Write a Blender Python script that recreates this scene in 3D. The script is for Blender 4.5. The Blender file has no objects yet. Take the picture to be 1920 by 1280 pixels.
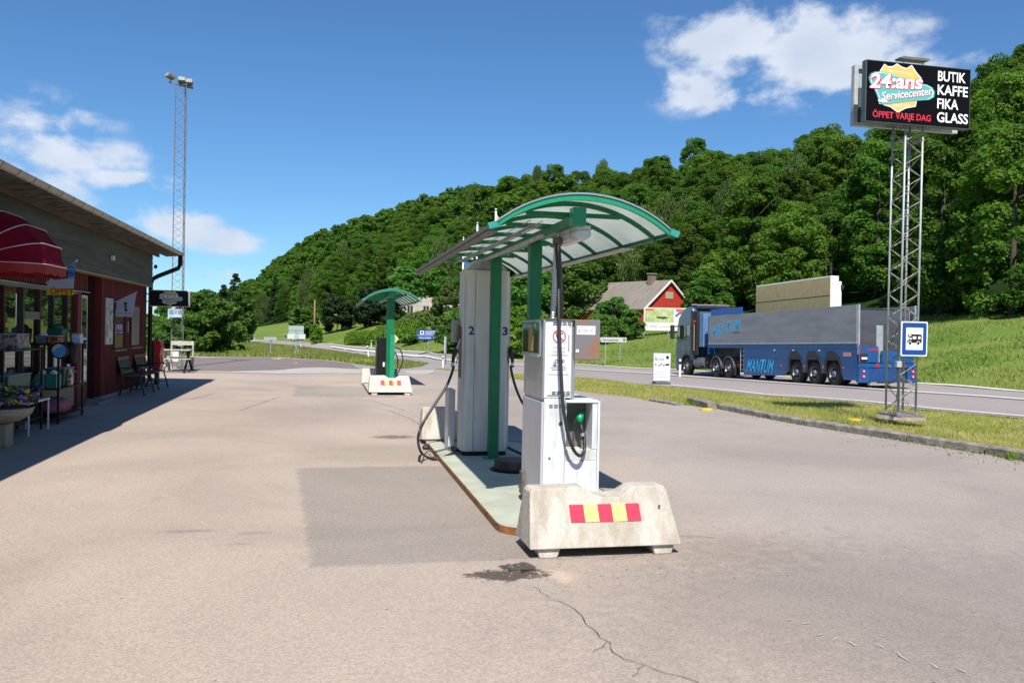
import bpy, math, random
import numpy as np
from mathutils import Vector, Matrix
from mathutils.geometry import delaunay_2d_cdt
random.seed(7); rng=np.random.default_rng(7)
SC=bpy.context.scene; COL=SC.collection; R=math.radians
# ------------------------------------------------------------ camera, sky, sun
F=1600.; YAW=R(12.24); PITCH=R(-0.75); ROLL=R(1.15); EYE=1.6
fwd=np.array([math.sin(YAW)*math.cos(PITCH),math.cos(YAW)*math.cos(PITCH),math.sin(PITCH)])
r0=np.array([math.cos(YAW),-math.sin(YAW),0]); u0=np.cross(r0,fwd)
RT=math.cos(ROLL)*r0+math.sin(ROLL)*u0; UP=-math.sin(ROLL)*r0+math.cos(ROLL)*u0
CAMP=np.array([0,0,EYE])
cd=bpy.data.cameras.new('camera'); cam=bpy.data.objects.new('camera',cd); COL.objects.link(cam)
cd.sensor_width=36; cd.lens=36*F/1920; cd.clip_start=.05; cd.clip_end=6000
m=Matrix.Identity(4)
for i in range(3):
    m[i][0]=RT[i]; m[i][1]=UP[i]; m[i][2]=-fwd[i]; m[i][3]=CAMP[i]
cam.matrix_world=m; SC.camera=cam
SC.view_settings.view_transform='Standard'; SC.view_settings.look='None'
SC.view_settings.exposure=0.6; SC.view_settings.gamma=1
# shadows fall along (.15,.75) per metre of height
SD=Vector((.15,.74,-1)).normalized()
sun=bpy.data.lights.new('sun','SUN'); sun.energy=4.6; sun.angle=R(.53); sun.color=(1,.955,.88)
so=bpy.data.objects.new('sun',sun); COL.objects.link(so); so.rotation_euler=SD.to_track_quat('-Z','Y').to_euler()
so.location=(0,-20,30)
world=bpy.data.worlds.new('World'); SC.world=world; world.use_nodes=True
wn=world.node_tree; wn.nodes.clear()
def N(nt,t,**k):
    n=nt.nodes.new(t)
    for a,b in k.items():
        if a.startswith('i_'):
            s=a[2:]; s=int(s) if s.isdigit() else s.replace('_',' ')
            n.inputs[s].default_value=b
        else: setattr(n,a,b)
    return n
def L(nt,a,b): nt.links.new(a,b)
sky=N(wn,'ShaderNodeTexSky',sky_type='NISHITA',sun_disc=False,air_density=1.0,dust_density=.0,ozone_density=4.0,altitude=50)
sky.sun_elevation=math.asin(-SD.z); sky.sun_rotation=math.atan2(-SD.x,-SD.y)
wo=N(wn,'ShaderNodeOutputWorld'); bg=N(wn,'ShaderNodeBackground'); bg.inputs[1].default_value=.085
tc=N(wn,'ShaderNodeTexCoord')
def ray(x,y): return fwd+RT*(x-960)/F-UP*(y-640)/F
# clouds: real directions in the sky, noise-broken
def cloud_field(blobs):
    acc=None
    for (px,py,rx,ry,w) in blobs:
        d=ray(px,py); d/=np.linalg.norm(d)
        s=N(wn,'ShaderNodeVectorMath',operation='SUBTRACT'); L(wn,tc.outputs['Generated'],s.inputs[0]); s.inputs[1].default_value=tuple(d)
        # local axes
        az=np.array([math.cos(YAW),-math.sin(YAW),0])
        dx=N(wn,'ShaderNodeVectorMath',operation='DOT_PRODUCT'); L(wn,s.outputs[0],dx.inputs[0]); dx.inputs[1].default_value=tuple(az/(rx/F))
        dz=N(wn,'ShaderNodeVectorMath',operation='DOT_PRODUCT'); L(wn,s.outputs[0],dz.inputs[0]); dz.inputs[1].default_value=(0,0,1/(ry/F))
        c=N(wn,'ShaderNodeCombineXYZ'); L(wn,dx.outputs['Value'],c.inputs[0]); L(wn,dz.outputs['Value'],c.inputs[1])
        l=N(wn,'ShaderNodeVectorMath',operation='LENGTH'); L(wn,c.outputs[0],l.inputs[0])
        mm=N(wn,'ShaderNodeMapRange'); L(wn,l.outputs['Value'],mm.inputs[0]); mm.inputs[1].default_value=0; mm.inputs[2].default_value=1.5; mm.inputs[3].default_value=w*.88; mm.inputs[4].default_value=0
        if acc is None: acc=mm.outputs[0]
        else:
            a=N(wn,'ShaderNodeMath',operation='MAXIMUM'); L(wn,acc,a.inputs[0]); L(wn,mm.outputs[0],a.inputs[1]); acc=a.outputs[0]
    return acc
CL=[(1400,70,140,70,1.35),(1540,120,200,62,1.3),(1330,160,95,55,1.0),(1640,100,110,50,1.0),(1500,50,120,50,1.0),(1350,110,85,70,1.1),(1710,110,80,36,.7),(1600,175,60,25,.75),
    (70,218,110,30,.72),(-60,190,150,44,.75),(140,290,110,34,.95),(200,335,120,26,.8),(270,345,80,24,.6),(330,420,70,30,1.0),(400,450,85,26,1.0),(310,500,170,25,.4),(100,250,200,30,.3),(420,510,100,18,.42),
    (-500,300,400,120,.9),(2500,300,420,110,.9),(3300,100,500,160,.9)]
cf=cloud_field(CL)
mp=N(wn,'ShaderNodeMapping'); mp.inputs['Scale'].default_value=(1,1,1.6); L(wn,tc.outputs['Generated'],mp.inputs[0])
n1=N(wn,'ShaderNodeTexNoise',i_Scale=13.,i_Detail=10.,i_Roughness=.56,i_Distortion=.15); L(wn,mp.outputs[0],n1.inputs['Vector'])
ms=N(wn,'ShaderNodeMath',operation='MULTIPLY_ADD'); L(wn,n1.outputs[0],ms.inputs[0]); ms.inputs[1].default_value=3.0; ms.inputs[2].default_value=-1.5
ad=N(wn,'ShaderNodeMath',operation='ADD'); L(wn,cf,ad.inputs[0]); L(wn,ms.outputs[0],ad.inputs[1])
cr=N(wn,'ShaderNodeMapRange',interpolation_type='SMOOTHSTEP'); L(wn,ad.outputs[0],cr.inputs[0]); cr.inputs[1].default_value=.20; cr.inputs[2].default_value=.80; cr.inputs[3].default_value=0; cr.inputs[4].default_value=.92
gt=N(wn,'ShaderNodeMath',operation='GREATER_THAN'); L(wn,cf,gt.inputs[0]); gt.inputs[1].default_value=.01
gm=N(wn,'ShaderNodeMapRange'); L(wn,cf,gm.inputs[0]); gm.inputs[1].default_value=.12; gm.inputs[2].default_value=.4
mk=N(wn,'ShaderNodeMath',operation='MULTIPLY'); L(wn,cr.outputs[0],mk.inputs[0]); L(wn,gm.outputs[0],mk.inputs[1])
n2=N(wn,'ShaderNodeTexNoise',i_Scale=14.,i_Detail=5.); L(wn,mp.outputs[0],n2.inputs['Vector'])
cc=N(wn,'ShaderNodeMix',data_type='RGBA'); L(wn,n2.outputs[0],cc.inputs[0]); cc.inputs[6].default_value=(4.2,4.9,6.2,1); cc.inputs[7].default_value=(7.2,7.6,8.2,1)
mix=N(wn,'ShaderNodeMix',data_type='RGBA'); L(wn,mk.outputs[0],mix.inputs[0]); tn=N(wn,'ShaderNodeMix',data_type='RGBA',blend_type='MULTIPLY'); tn.inputs[0].default_value=1; L(wn,sky.outputs[0],tn.inputs[6]); tn.inputs[7].default_value=(.53,.78,.98,1); L(wn,tn.outputs[2],mix.inputs[6]); L(wn,cc.outputs[2],mix.inputs[7])
L(wn,mix.outputs[2],bg.inputs[0]); L(wn,bg.outputs[0],wo.inputs[0])
# ------------------------------------------------------------ shape of the land
def sm(t): t=min(1.,max(0.,t)); return t*t*(3-2*t)
SYW,CYW=math.sin(YAW),math.cos(YAW)
SX=[20,30,43,55,66,80,110,170,250]; SZ=[-.2,-.38,-.68,-.92,-1.08,-1.25,-1.4,-1.5,-1.5]
PXT=[-200,200,330,450,600,700,800,1000,1200,1400,1600,1800,2000,2400]
dFt=[200,200,190,180,118,92,74,64,57,48,40,34,30,26]
dEt=[400,380,340,300,240,210,185,150,125,95,75,60,52,48]
zEt=[-1,-1,-1,0,4.6,6.3,7,5,5,4,3.5,3.3,3.2,3]
PXR=[200,350,400,430,480,520,600,700,780,860,1000,1130,1280,1400,1500,1620,1700,1800,1850,1920,2100,2400]
YR=[640,600,556,538,522,482,432,398,372,352,327,322,292,300,266,288,243,190,135,88,40,0]
dRt=[650,620,600,580,550,520,450,390,350,320,270,245,215,195,175,155,140,126,120,115,108,100]
def polar(x,y):
    dep=x*SYW+y*CYW; lat=x*CYW-y*SYW; r=math.hypot(x,y); phi=math.atan2(lat,dep)
    px=960+1600*math.tan(max(-1.0,min(1.0,phi)))
    return px,r*max(math.cos(phi),.5)
def hill_top(px):  # ground level of the ridge
    d=np.interp(px,PXR,dRt); hor=619+(px-960)*.02
    return max(np.interp(px,PXT,zEt), EYE+(hor-np.interp(px,PXR,YR))*d/F-13), d
def zg(x,y):
    z=np.interp(y,SX,SZ)*max(sm((x-8.3)/4),sm((y-27)/15)*sm((x+3)/7),sm((y-42)/30))
    px,dep=polar(x,y)
    if dep>20:
        f,e,ze=np.interp(px,PXT,dFt),np.interp(px,PXT,dEt),np.interp(px,PXT,zEt)
        if dep>e:
            zr,dr=hill_top(px)
            t=(dep-e)/(dr-e)
            if t<1: z=ze+(zr-ze)*(.62*t+.38*sm(t))
            else: z=zr-min(.6*zr,(dep-dr)*.12)
        elif dep>f: z=z+(ze-z)*(dep-f)/(e-f)
    return float(z)
def hit(px,py,tmax=420):
    d=ray(px,py); t=3.
    while t<tmax:
        p=CAMP+d*t
        if p[2]<zg(p[0],p[1]): return Vector(p)
        t+=.04*max(1,t/20)
    return Vector(CAMP+d*tmax)
def g(px,py,z=0):
    d=ray(px,py); return Vector(CAMP+d*(z-EYE)/d[2])
def atX(px,py,X): d=ray(px,py); return Vector(CAMP+d*X/d[0])
def atY(px,py,Y): d=ray(px,py); return Vector(CAMP+d*Y/d[1])
def D(px,py,dep):
    d=ray(px,py); k=d[0]*SYW+d[1]*CYW; return Vector(CAMP+d*dep/k)
def gnd(px,dep,dz=0):
    p=D(px,640,dep); return Vector((p.x,p.y,zg(p.x,p.y)+dz))
# ------------------------------------------------------------ materials
MC={}
def mat(name,col,rough=.6,metal=0,var=.12,scale=6.,col2=None,bump=0,bscale=60,spec=.5,detail=6,stretch=None,trans=0,contrast=(.35,.65),rand=0,coat=0,emit=0,ior=None):
    if name in MC: return MC[name]
    m=bpy.data.materials.new(name); m.use_nodes=True; nt=m.node_tree; b=nt.nodes['Principled BSDF']
    tcn=N(nt,'ShaderNodeTexCoord'); mpn=N(nt,'ShaderNodeMapping'); L(nt,tcn.outputs['Object'],mpn.inputs[0])
    if stretch: mpn.inputs['Scale'].default_value=stretch
    no=N(nt,'ShaderNodeTexNoise',i_Scale=scale,i_Detail=detail,i_Roughness=.6); L(nt,mpn.outputs[0],no.inputs['Vector'])
    c=Vector(col[:3]); c2=Vector(col2) if col2 else c*(1-var*2.2)
    rmp=N(nt,'ShaderNodeMapRange'); L(nt,no.outputs[0],rmp.inputs[0]); rmp.inputs[1].default_value=contrast[0]; rmp.inputs[2].default_value=contrast[1]
    mx=N(nt,'ShaderNodeMix',data_type='RGBA'); L(nt,rmp.outputs[0],mx.inputs[0]); mx.inputs[6].default_value=(*c2,1); mx.inputs[7].default_value=(*c,1)
    out=mx.outputs[2]
    if rand:
        oi=N(nt,'ShaderNodeObjectInfo'); hs=N(nt,'ShaderNodeHueSaturation'); L(nt,out,hs.inputs['Color'])
        mr=N(nt,'ShaderNodeMapRange'); L(nt,oi.outputs['Random'],mr.inputs[0]); mr.inputs[3].default_value=1-rand; mr.inputs[4].default_value=1+rand
        L(nt,mr.outputs[0],hs.inputs['Value'])
        m2=N(nt,'ShaderNodeMath',operation='FRACT'); m3=N(nt,'ShaderNodeMath',operation='MULTIPLY'); L(nt,oi.outputs['Random'],m3.inputs[0]); m3.inputs[1].default_value=7.31; L(nt,m3.outputs[0],m2.inputs[0])
        mh=N(nt,'ShaderNodeMapRange'); L(nt,m2.outputs[0],mh.inputs[0]); mh.inputs[3].default_value=.485; mh.inputs[4].default_value=.51; L(nt,mh.outputs[0],hs.inputs['Hue'])
        out=hs.outputs[0]
    L(nt,out,b.inputs['Base Color'])
    b.inputs['Roughness'].default_value=rough; b.inputs['Metallic'].default_value=metal
    b.inputs['Specular IOR Level'].default_value=spec
    if ior: b.inputs['IOR'].default_value=ior
    if coat: b.inputs['Coat Weight'].default_value=coat
    if bump:
        nb=N(nt,'ShaderNodeTexNoise',i_Scale=bscale,i_Detail=4.); L(nt,mpn.outputs[0],nb.inputs['Vector'])
        bp=N(nt,'ShaderNodeBump'); bp.inputs['Strength'].default_value=min(1,bump); bp.inputs['Distance'].default_value=.02*max(1,bump); L(nt,nb.outputs[0],bp.inputs['Height']); L(nt,bp.outputs[0],b.inputs['Normal'])
    if emit: b.inputs['Emission Color'].default_value=(*c,1); b.inputs['Emission Strength'].default_value=emit
    if trans:
        tr=N(nt,'ShaderNodeBsdfTranslucent'); ms_=N(nt,'ShaderNodeMixShader'); ms_.inputs[0].default_value=trans
        hs2=N(nt,'ShaderNodeHueSaturation',i_Value=1.6,i_Saturation=1.1); hs2.inputs['Hue'].default_value=.485 if col[1]>col[0]*1.3 else .5; L(nt,out,hs2.inputs['Color']); L(nt,hs2.outputs[0],tr.inputs[0])
        L(nt,b.outputs[0],ms_.inputs[1]); L(nt,tr.outputs[0],ms_.inputs[2]); L(nt,ms_.outputs[0],nt.nodes['Material Output'].inputs[0])
    MC[name]=m; return m
# ------------------------------------------------------------ mesh helpers
class MB:
    def __init__(s): s.v=[]; s.f=[]
    def add(s,vs,fs):
        o=len(s.v); s.v+= [tuple(v) for v in vs]; s.f+=[tuple(i+o for i in f) for f in fs]; return s
    def box(s,x0,x1,y0,y1,z0,z1,M=None):
        vs=[Vector((x,y,z)) for z in (z0,z1) for y in (y0,y1) for x in (x0,x1)]
        if M: vs=[M@v for v in vs]
        return s.add(vs,[(0,2,3,1),(4,5,7,6),(0,1,5,4),(2,6,7,3),(0,4,6,2),(1,3,7,5)])
    def bar(s,a,b,w,h=None,up=(0,0,1)):
        a=Vector(a); b=Vector(b); h=h or w; d=(b-a).normalized(); u=Vector(up)
        if abs(d.dot(u))>.98: u=Vector((0,1,0))
        x=d.cross(u).normalized(); y=x.cross(d).normalized()
        vs=[p+x*(i*w/2)+y*(j*h/2) for p in (a,b) for (i,j) in ((-1,-1),(1,-1),(1,1),(-1,1))]
        return s.add(vs,[(3,2,1,0),(4,5,6,7),(0,1,5,4),(1,2,6,5),(2,3,7,6),(3,0,4,7)])
    def tube(s,pts,r,n=8,cap=True):
        pts=[Vector(p) for p in pts]; rs=r if isinstance(r,(list,tuple)) else [r]*len(pts)
        rings=[]; px=None
        for i,p in enumerate(pts):
            d=(pts[min(i+1,len(pts)-1)]-pts[max(i-1,0)]).normalized()
            if px is None:
                u=Vector((0,0,1)) if abs(d.z)<.9 else Vector((1,0,0)); px=d.cross(u).normalized()
            else: px=(px-d*px.dot(d)).normalized()
            py=d.cross(px); rings.append([p+(px*math.cos(t)+py*math.sin(t))*rs[i] for t in [2*math.pi*k/n for k in range(n)]])
        vs=[v for q in rings for v in q]; fs=[]
        for i in range(len(pts)-1):
            for k in range(n):
                a=i*n+k; b=i*n+(k+1)%n; fs.append((a,b,b+n,a+n))
        if cap: fs+= [tuple(range(n))[::-1],tuple(range((len(pts)-1)*n,len(pts)*n))]
        return s.add(vs,fs)
    def lathe(s,prof,c=(0,0,0),n=24,M=None):
        vs=[];fs=[]
        for r,z in prof:
            for k in range(n):
                t=2*math.pi*k/n; v=Vector((r*math.cos(t),r*math.sin(t),z))
                vs.append((M@v if M else v)+Vector(c))
        for i in range(len(prof)-1):
            for k in range(n):
                a=i*n+k;b=i*n+(k+1)%n; fs.append((a,b,b+n,a+n))
        fs+=[tuple(range(n))[::-1],tuple(range((len(prof)-1)*n,len(prof)*n))]
        return s.add(vs,fs)
    def prism(s,poly,o,r,u,t0,t1):
        """polygon (a,b) on the plane o + a*r + b*u, pushed from t0 to t1 along r x u"""
        o=Vector(o); r=Vector(r); u=Vector(u); n=r.cross(u).normalized(); k=len(poly)
        vs=[o+r*a+u*b+n*t for t in (t0,t1) for a,b in poly]
        return s.add(vs,[tuple(range(k))[::-1],tuple(range(k,2*k))]+[(i,(i+1)%k,(i+1)%k+k,i+k) for i in range(k)])
    def build(s,name,mt,parent=None,bev=0,smooth=False,seg=2):
        me=bpy.data.meshes.new(name); me.from_pydata(s.v,[],s.f); me.update()
        o=bpy.data.objects.new(name,me); COL.objects.link(o)
        if mt: me.materials.append(mt)
        if parent: o.parent=parent
        if smooth: me.shade_smooth()
        if bev:
            b=o.modifiers.new('bevel','BEVEL'); b.width=bev; b.segments=seg; b.limit_method='ANGLE'; b.harden_normals=False
        return o
def tag(o,label,cat,group=None,kind=None):
    if label: o['label']=label
    if cat: o['category']=cat
    if group: o['group']=group
    if kind: o['kind']=kind
    return o
def thing(name,label,cat,loc=(0,0,0),rz=0,group=None):
    o=bpy.data.objects.new(name,None); COL.objects.link(o); o.location=loc; o.rotation_euler=(0,0,rz); o.empty_display_size=.2
    return tag(o,label,cat,group)
KIDS={}
def dup(root,loc=None,rot=None,scale=None,label=None,group=None):
    def cp(o,p):
        c=o.copy(); COL.objects.link(c)
        if p: c.parent=p
        for ch in [x for x in bpy.data.objects if x.parent==o] if o.name not in KIDS else KIDS[o.name]: cp(ch,c)
        return c
    r=cp(root,None)
    if loc is not None: r.location=loc
    if rot is not None: r.rotation_euler=rot
    if scale is not None: r.scale=scale
    if label: r['label']=label
    if group: r['group']=group
    return r
def text(s,mt,parent,o,r,u,h,w=None,shear=0,bold=0,t=.004,name='lettering',ctr=False,sx=1):
    c=bpy.data.curves.new('t','FONT'); c.body=s; c.size=1; c.offset=bold; c.resolution_u=3
    ob=bpy.data.objects.new('t',c); COL.objects.link(ob); dg=bpy.context.evaluated_depsgraph_get(); dg.update()
    me=bpy.data.meshes.new_from_object(ob.evaluated_get(dg)); bpy.data.objects.remove(ob); me.name=name
    co=np.empty(len(me.vertices)*3); me.vertices.foreach_get('co',co); co=co.reshape(-1,3)
    lo=co.min(0); hi=co.max(0); k=h/(hi[1]-lo[1]); kx=(w/(hi[0]-lo[0])) if w else k*sx
    a=(co[:,0]-lo[0])*kx; b=(co[:,1]-lo[1])*k
    if ctr: a=a-a.max()/2
    a=a+shear*b
    r=np.array(Vector(r).normalized()); u=np.array(Vector(u).normalized()); n=np.cross(r,u)
    p=np.array(o)+a[:,None]*r+b[:,None]*u+n*t
    me.vertices.foreach_set('co',p.ravel()); me.update(); me.materials.clear(); me.materials.append(mt)
    x=bpy.data.objects.new(name,me); COL.objects.link(x)
    if parent: x.parent=parent
    return x
def sheet(name,poly,mt,dz=.004,step=1.0,flat=None,kind='structure',parent=None,dens=None):
    """triangulated sheet draped on the land inside a world-space outline"""
    P=[(p[0],p[1]) for p in poly]; Q=[]
    for i in range(len(P)):
        a,b=P[i],P[(i+1)%len(P)]; n=max(1,int(math.hypot(b[0]-a[0],b[1]-a[1])/step))
        Q+=[(a[0]+(b[0]-a[0])*k/n,a[1]+(b[1]-a[1])*k/n) for k in range(n)]
    xs=[q[0] for q in Q]; ys=[q[1] for q in Q]; pts=[Vector(q) for q in Q]; k=len(pts)
    x=min(xs)+step/2
    def inside(x,y):
        c=False
        for i in range(k):
            a=Q[i];b=Q[i-1]
            if (a[1]>y)!=(b[1]>y) and x<(b[0]-a[0])*(y-a[1])/(b[1]-a[1])+a[0]: c=not c
        return c
    if flat is None:
        while x<max(xs):
            y=min(ys)+step/2
            while y<max(ys):
                if inside(x,y): pts.append(Vector((x+random.uniform(-.1,.1)*step,y+random.uniform(-.1,.1)*step)))
                y+=step
            x+=step
    r=delaunay_2d_cdt(pts,[],[list(range(k))],1,1e-4)
    mb=MB(); mb.v=[(v.x,v.y,(zg(v.x,v.y) if flat is None else flat)+dz) for v in r[0]]; mb.f=[tuple(f) for f in r[2]]
    o=mb.build(name,mt,parent); 
    # all faces up
    me=o.data
    if sum(p.normal.z for p in me.polygons)<0: me.flip_normals()
    if flat is None: me.shade_smooth()
    if kind: o['kind']=kind
    return o
def npmesh(name,V,Fc,mt,parent=None,n=4):
    me=bpy.data.meshes.new(name); me.vertices.add(len(V)); me.vertices.foreach_set('co',V.astype(np.float32).ravel())
    nf=len(Fc); me.loops.add(nf*n); me.loops.foreach_set('vertex_index',Fc.astype(np.int32).ravel())
    me.polygons.add(nf); me.polygons.foreach_set('loop_start',np.arange(0,nf*n,n,dtype=np.int32)); me.polygons.foreach_set('loop_total',np.full(nf,n,dtype=np.int32))
    me.update(calc_edges=True)
    if mt: me.materials.append(mt)
    if name is None: return me
    o=bpy.data.objects.new(name,me); COL.objects.link(o)
    if parent: o.parent=parent
    return o
# ------------------------------------------------------------ ground materials
def asphalt(name,c1,c2,grain=.16,gs=110.,big=.35,streak=(1,1,1),masks=None):
    m=bpy.data.materials.new(name); m.use_nodes=True; nt=m.node_tree; b=nt.nodes['Principled BSDF']; b.inputs['Roughness'].default_value=.88; b.inputs['Specular IOR Level'].default_value=.25
    t=N(nt,'ShaderNodeTexCoord'); mp=N(nt,'ShaderNodeMapping'); L(nt,t.outputs['Object'],mp.inputs[0]); mp.inputs['Scale'].default_value=streak
    a=N(nt,'ShaderNodeTexNoise',i_Scale=big,i_Detail=8.,i_Roughness=.62,i_Distortion=.6); L(nt,mp.outputs[0],a.inputs['Vector'])
    r=N(nt,'ShaderNodeMapRange'); L(nt,a.outputs[0],r.inputs[0]); r.inputs[1].default_value=.36; r.inputs[2].default_value=.62
    x=N(nt,'ShaderNodeMix',data_type='RGBA'); L(nt,r.outputs[0],x.inputs[0]); x.inputs[6].default_value=(*c2,1); x.inputs[7].default_value=(*c1,1)
    v=N(nt,'ShaderNodeTexVoronoi',i_Scale=gs); L(nt,t.outputs['Object'],v.inputs['Vector'])
    s=N(nt,'ShaderNodeSeparateColor'); L(nt,v.outputs['Color'],s.inputs[0])
    n2=N(nt,'ShaderNodeTexNoise',i_Scale=gs*.45,i_Detail=3.); L(nt,t.outputs['Object'],n2.inputs['Vector'])
    ma=N(nt,'ShaderNodeMath',operation='ADD'); L(nt,s.outputs[0],ma.inputs[0]); L(nt,n2.outputs[0],ma.inputs[1])
    q=N(nt,'ShaderNodeMapRange'); L(nt,ma.outputs[0],q.inputs[0]); q.inputs[1].default_value=.2; q.inputs[2].default_value=1.8; q.inputs[3].default_value=1-grain*1.6; q.inputs[4].default_value=1+grain*1.6
    mm=N(nt,'ShaderNodeMix',data_type='RGBA',blend_type='MULTIPLY'); mm.inputs[0].default_value=1; L(nt,x.outputs[2],mm.inputs[6]); L(nt,q.outputs[0],mm.inputs[7])
    # a thin scatter of dark specks and pale chips, and worn smudges
    n3=N(nt,'ShaderNodeTexNoise',i_Scale=1.3,i_Detail=6.,i_Roughness=.7); mp3=N(nt,'ShaderNodeMapping'); mp3.inputs['Scale'].default_value=(2.2,.8,1); L(nt,t.outputs['Object'],mp3.inputs[0]); L(nt,mp3.outputs[0],n3.inputs['Vector'])
    q3=N(nt,'ShaderNodeMapRange'); L(nt,n3.outputs[0],q3.inputs[0]); q3.inputs[1].default_value=.60; q3.inputs[2].default_value=.74; q3.inputs[3].default_value=1; q3.inputs[4].default_value=.84
    m3=N(nt,'ShaderNodeMix',data_type='RGBA',blend_type='MULTIPLY'); m3.inputs[0].default_value=1; L(nt,mm.outputs[2],m3.inputs[6]); L(nt,q3.outputs[0],m3.inputs[7])
    v4=N(nt,'ShaderNodeTexVoronoi',i_Scale=7.); L(nt,t.outputs['Object'],v4.inputs['Vector'])
    q4=N(nt,'ShaderNodeMapRange'); L(nt,v4.outputs['Distance'],q4.inputs[0]); q4.inputs[1].default_value=.05; q4.inputs[2].default_value=.075; q4.inputs[3].default_value=.35; q4.inputs[4].default_value=1
    v5=N(nt,'ShaderNodeSeparateColor'); L(nt,v4.outputs['Color'],v5.inputs[0]); g5=N(nt,'ShaderNodeMath',operation='GREATER_THAN'); L(nt,v5.outputs[1],g5.inputs[0]); g5.inputs[1].default_value=.12
    mxx=N(nt,'ShaderNodeMath',operation='MAXIMUM'); L(nt,q4.outputs[0],mxx.inputs[0]); L(nt,g5.outputs[0],mxx.inputs[1])
    m4=N(nt,'ShaderNodeMix',data_type='RGBA',blend_type='MULTIPLY'); m4.inputs[0].default_value=1; L(nt,m3.outputs[2],m4.inputs[6]); L(nt,mxx.outputs[0],m4.inputs[7])
    cur=m4.outputs[2]
    if masks:
        sp=N(nt,'ShaderNodeSeparateXYZ'); nz=N(nt,'ShaderNodeTexNoise',i_Scale=9.,i_Detail=7.,i_Roughness=.7); L(nt,t.outputs['Object'],nz.inputs['Vector'])
        L(nt,t.outputs['Object'],sp.inputs[0])
        def M2(op,a_,b_,c_=None):
            z=N(nt,'ShaderNodeMath',operation=op)
            for i_,q_ in enumerate((a_,b_,c_)):
                if q_ is None: continue
                if isinstance(q_,(int,float)): z.inputs[i_].default_value=q_
                else: L(nt,q_,z.inputs[i_])
            return z.outputs[0]
        for (x0,x1,y0,y1,soft,amp,colr,k_) in masks:
            hx,hy,cx_,cy_=(x1-x0)/2,(y1-y0)/2,(x0+x1)/2,(y0+y1)/2
            dx=M2('SUBTRACT',M2('ABSOLUTE',M2('SUBTRACT',M2('MULTIPLY_ADD',sp.outputs[1],.053 if k_=='s' else 0,M2('SUBTRACT',sp.outputs[0],.526 if k_=='s' else 0)),cx_),0),hx); dy=M2('SUBTRACT',M2('ABSOLUTE',M2('SUBTRACT',sp.outputs[1],cy_),0),hy)
            d_=M2('MAXIMUM',dx,dy)
            if k_=='e': # ellipse
                d_=M2('MULTIPLY',M2('SUBTRACT',M2('SQRT',M2('ADD',M2('POWER',M2('ABSOLUTE',M2('DIVIDE',M2('SUBTRACT',sp.outputs[0],cx_),hx),0),2),M2('POWER',M2('ABSOLUTE',M2('DIVIDE',M2('SUBTRACT',sp.outputs[1],cy_),hy),0),2)),0),1),min(hx,hy))
            d_=M2('ADD',d_,M2('MULTIPLY',M2('SUBTRACT',nz.outputs[0],.5),amp))
            r_=N(nt,'ShaderNodeMapRange',interpolation_type='SMOOTHSTEP'); L(nt,d_,r_.inputs[0]); r_.inputs[1].default_value=soft; r_.inputs[2].default_value=-soft; r_.inputs[3].default_value=0; r_.inputs[4].default_value=1
            xx=N(nt,'ShaderNodeMix',data_type='RGBA',blend_type='MULTIPLY'); L(nt,r_.outputs[0],xx.inputs[0]); L(nt,cur,xx.inputs[6]); xx.inputs[7].default_value=(*colr,1); cur=xx.outputs[2]
    L(nt,cur,b.inputs['Base Color'])
    bp=N(nt,'ShaderNodeBump'); bp.inputs['Strength'].default_value=.35; bp.inputs['Distance'].default_value=.004; L(nt,ma.outputs[0],bp.inputs['Height']); L(nt,bp.outputs[0],b.inputs['Normal'])
    return m
FAR_=g(640,735)
A_PINK=asphalt('pink asphalt',(.398,.325,.268),(.325,.266,.222),.17,100.,.35,(1,1,1),[
  (3.0,60,-20,60,1.6,2.5,(.84,.89,.95),'b'),
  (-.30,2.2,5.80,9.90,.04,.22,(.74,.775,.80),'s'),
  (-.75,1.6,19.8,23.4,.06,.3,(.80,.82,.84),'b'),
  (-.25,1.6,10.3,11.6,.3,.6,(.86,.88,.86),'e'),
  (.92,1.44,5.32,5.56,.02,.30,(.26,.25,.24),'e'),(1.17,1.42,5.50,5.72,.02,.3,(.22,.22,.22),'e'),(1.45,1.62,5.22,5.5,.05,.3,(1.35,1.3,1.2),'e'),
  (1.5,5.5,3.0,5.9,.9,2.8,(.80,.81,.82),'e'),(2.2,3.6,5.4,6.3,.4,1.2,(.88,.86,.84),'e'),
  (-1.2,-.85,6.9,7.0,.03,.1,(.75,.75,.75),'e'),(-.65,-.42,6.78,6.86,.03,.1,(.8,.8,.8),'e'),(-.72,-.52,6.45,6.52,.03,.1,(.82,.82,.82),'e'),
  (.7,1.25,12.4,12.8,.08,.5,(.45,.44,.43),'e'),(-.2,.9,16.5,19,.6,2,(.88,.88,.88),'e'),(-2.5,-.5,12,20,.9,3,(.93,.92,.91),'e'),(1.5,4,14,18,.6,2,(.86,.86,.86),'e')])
A_GREY=asphalt('grey patch asphalt',(.295,.245,.205),(.25,.208,.175),.2,60)
A_DARK=asphalt('dark apron asphalt',(.20,.165,.155),(.17,.14,.13),.12,40)
A_ROAD=asphalt('road asphalt',(.315,.275,.262),(.26,.228,.215),.10,30,.12,(1,.15,1))
A_STAIN=asphalt('oil stained asphalt',(.25,.20,.165),(.215,.17,.14),.2,60)
A_TAR=asphalt('broken tar',(.05,.045,.042),(.12,.10,.085),.3,50)
M_PALE=mat('pale concrete',(.42,.39,.35),.9,var=.08,scale=3)
M_LINE=mat('road paint',(.80,.79,.76),.7,var=.12,scale=5)
def grassmat(name,a,b,sc,c=None,lo=.4,hi=.6):
    m=mat(name,a,.9,col2=b,scale=sc,contrast=(lo,hi),detail=8,spec=.1)
    return m
G_MEADOW=grassmat('meadow soil',(.105,.17,.03),(.16,.20,.045),.09)
G_FLOOR=mat('forest floor',(.02,.045,.012),.95,var=.2,scale=.3,spec=.05)
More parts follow.
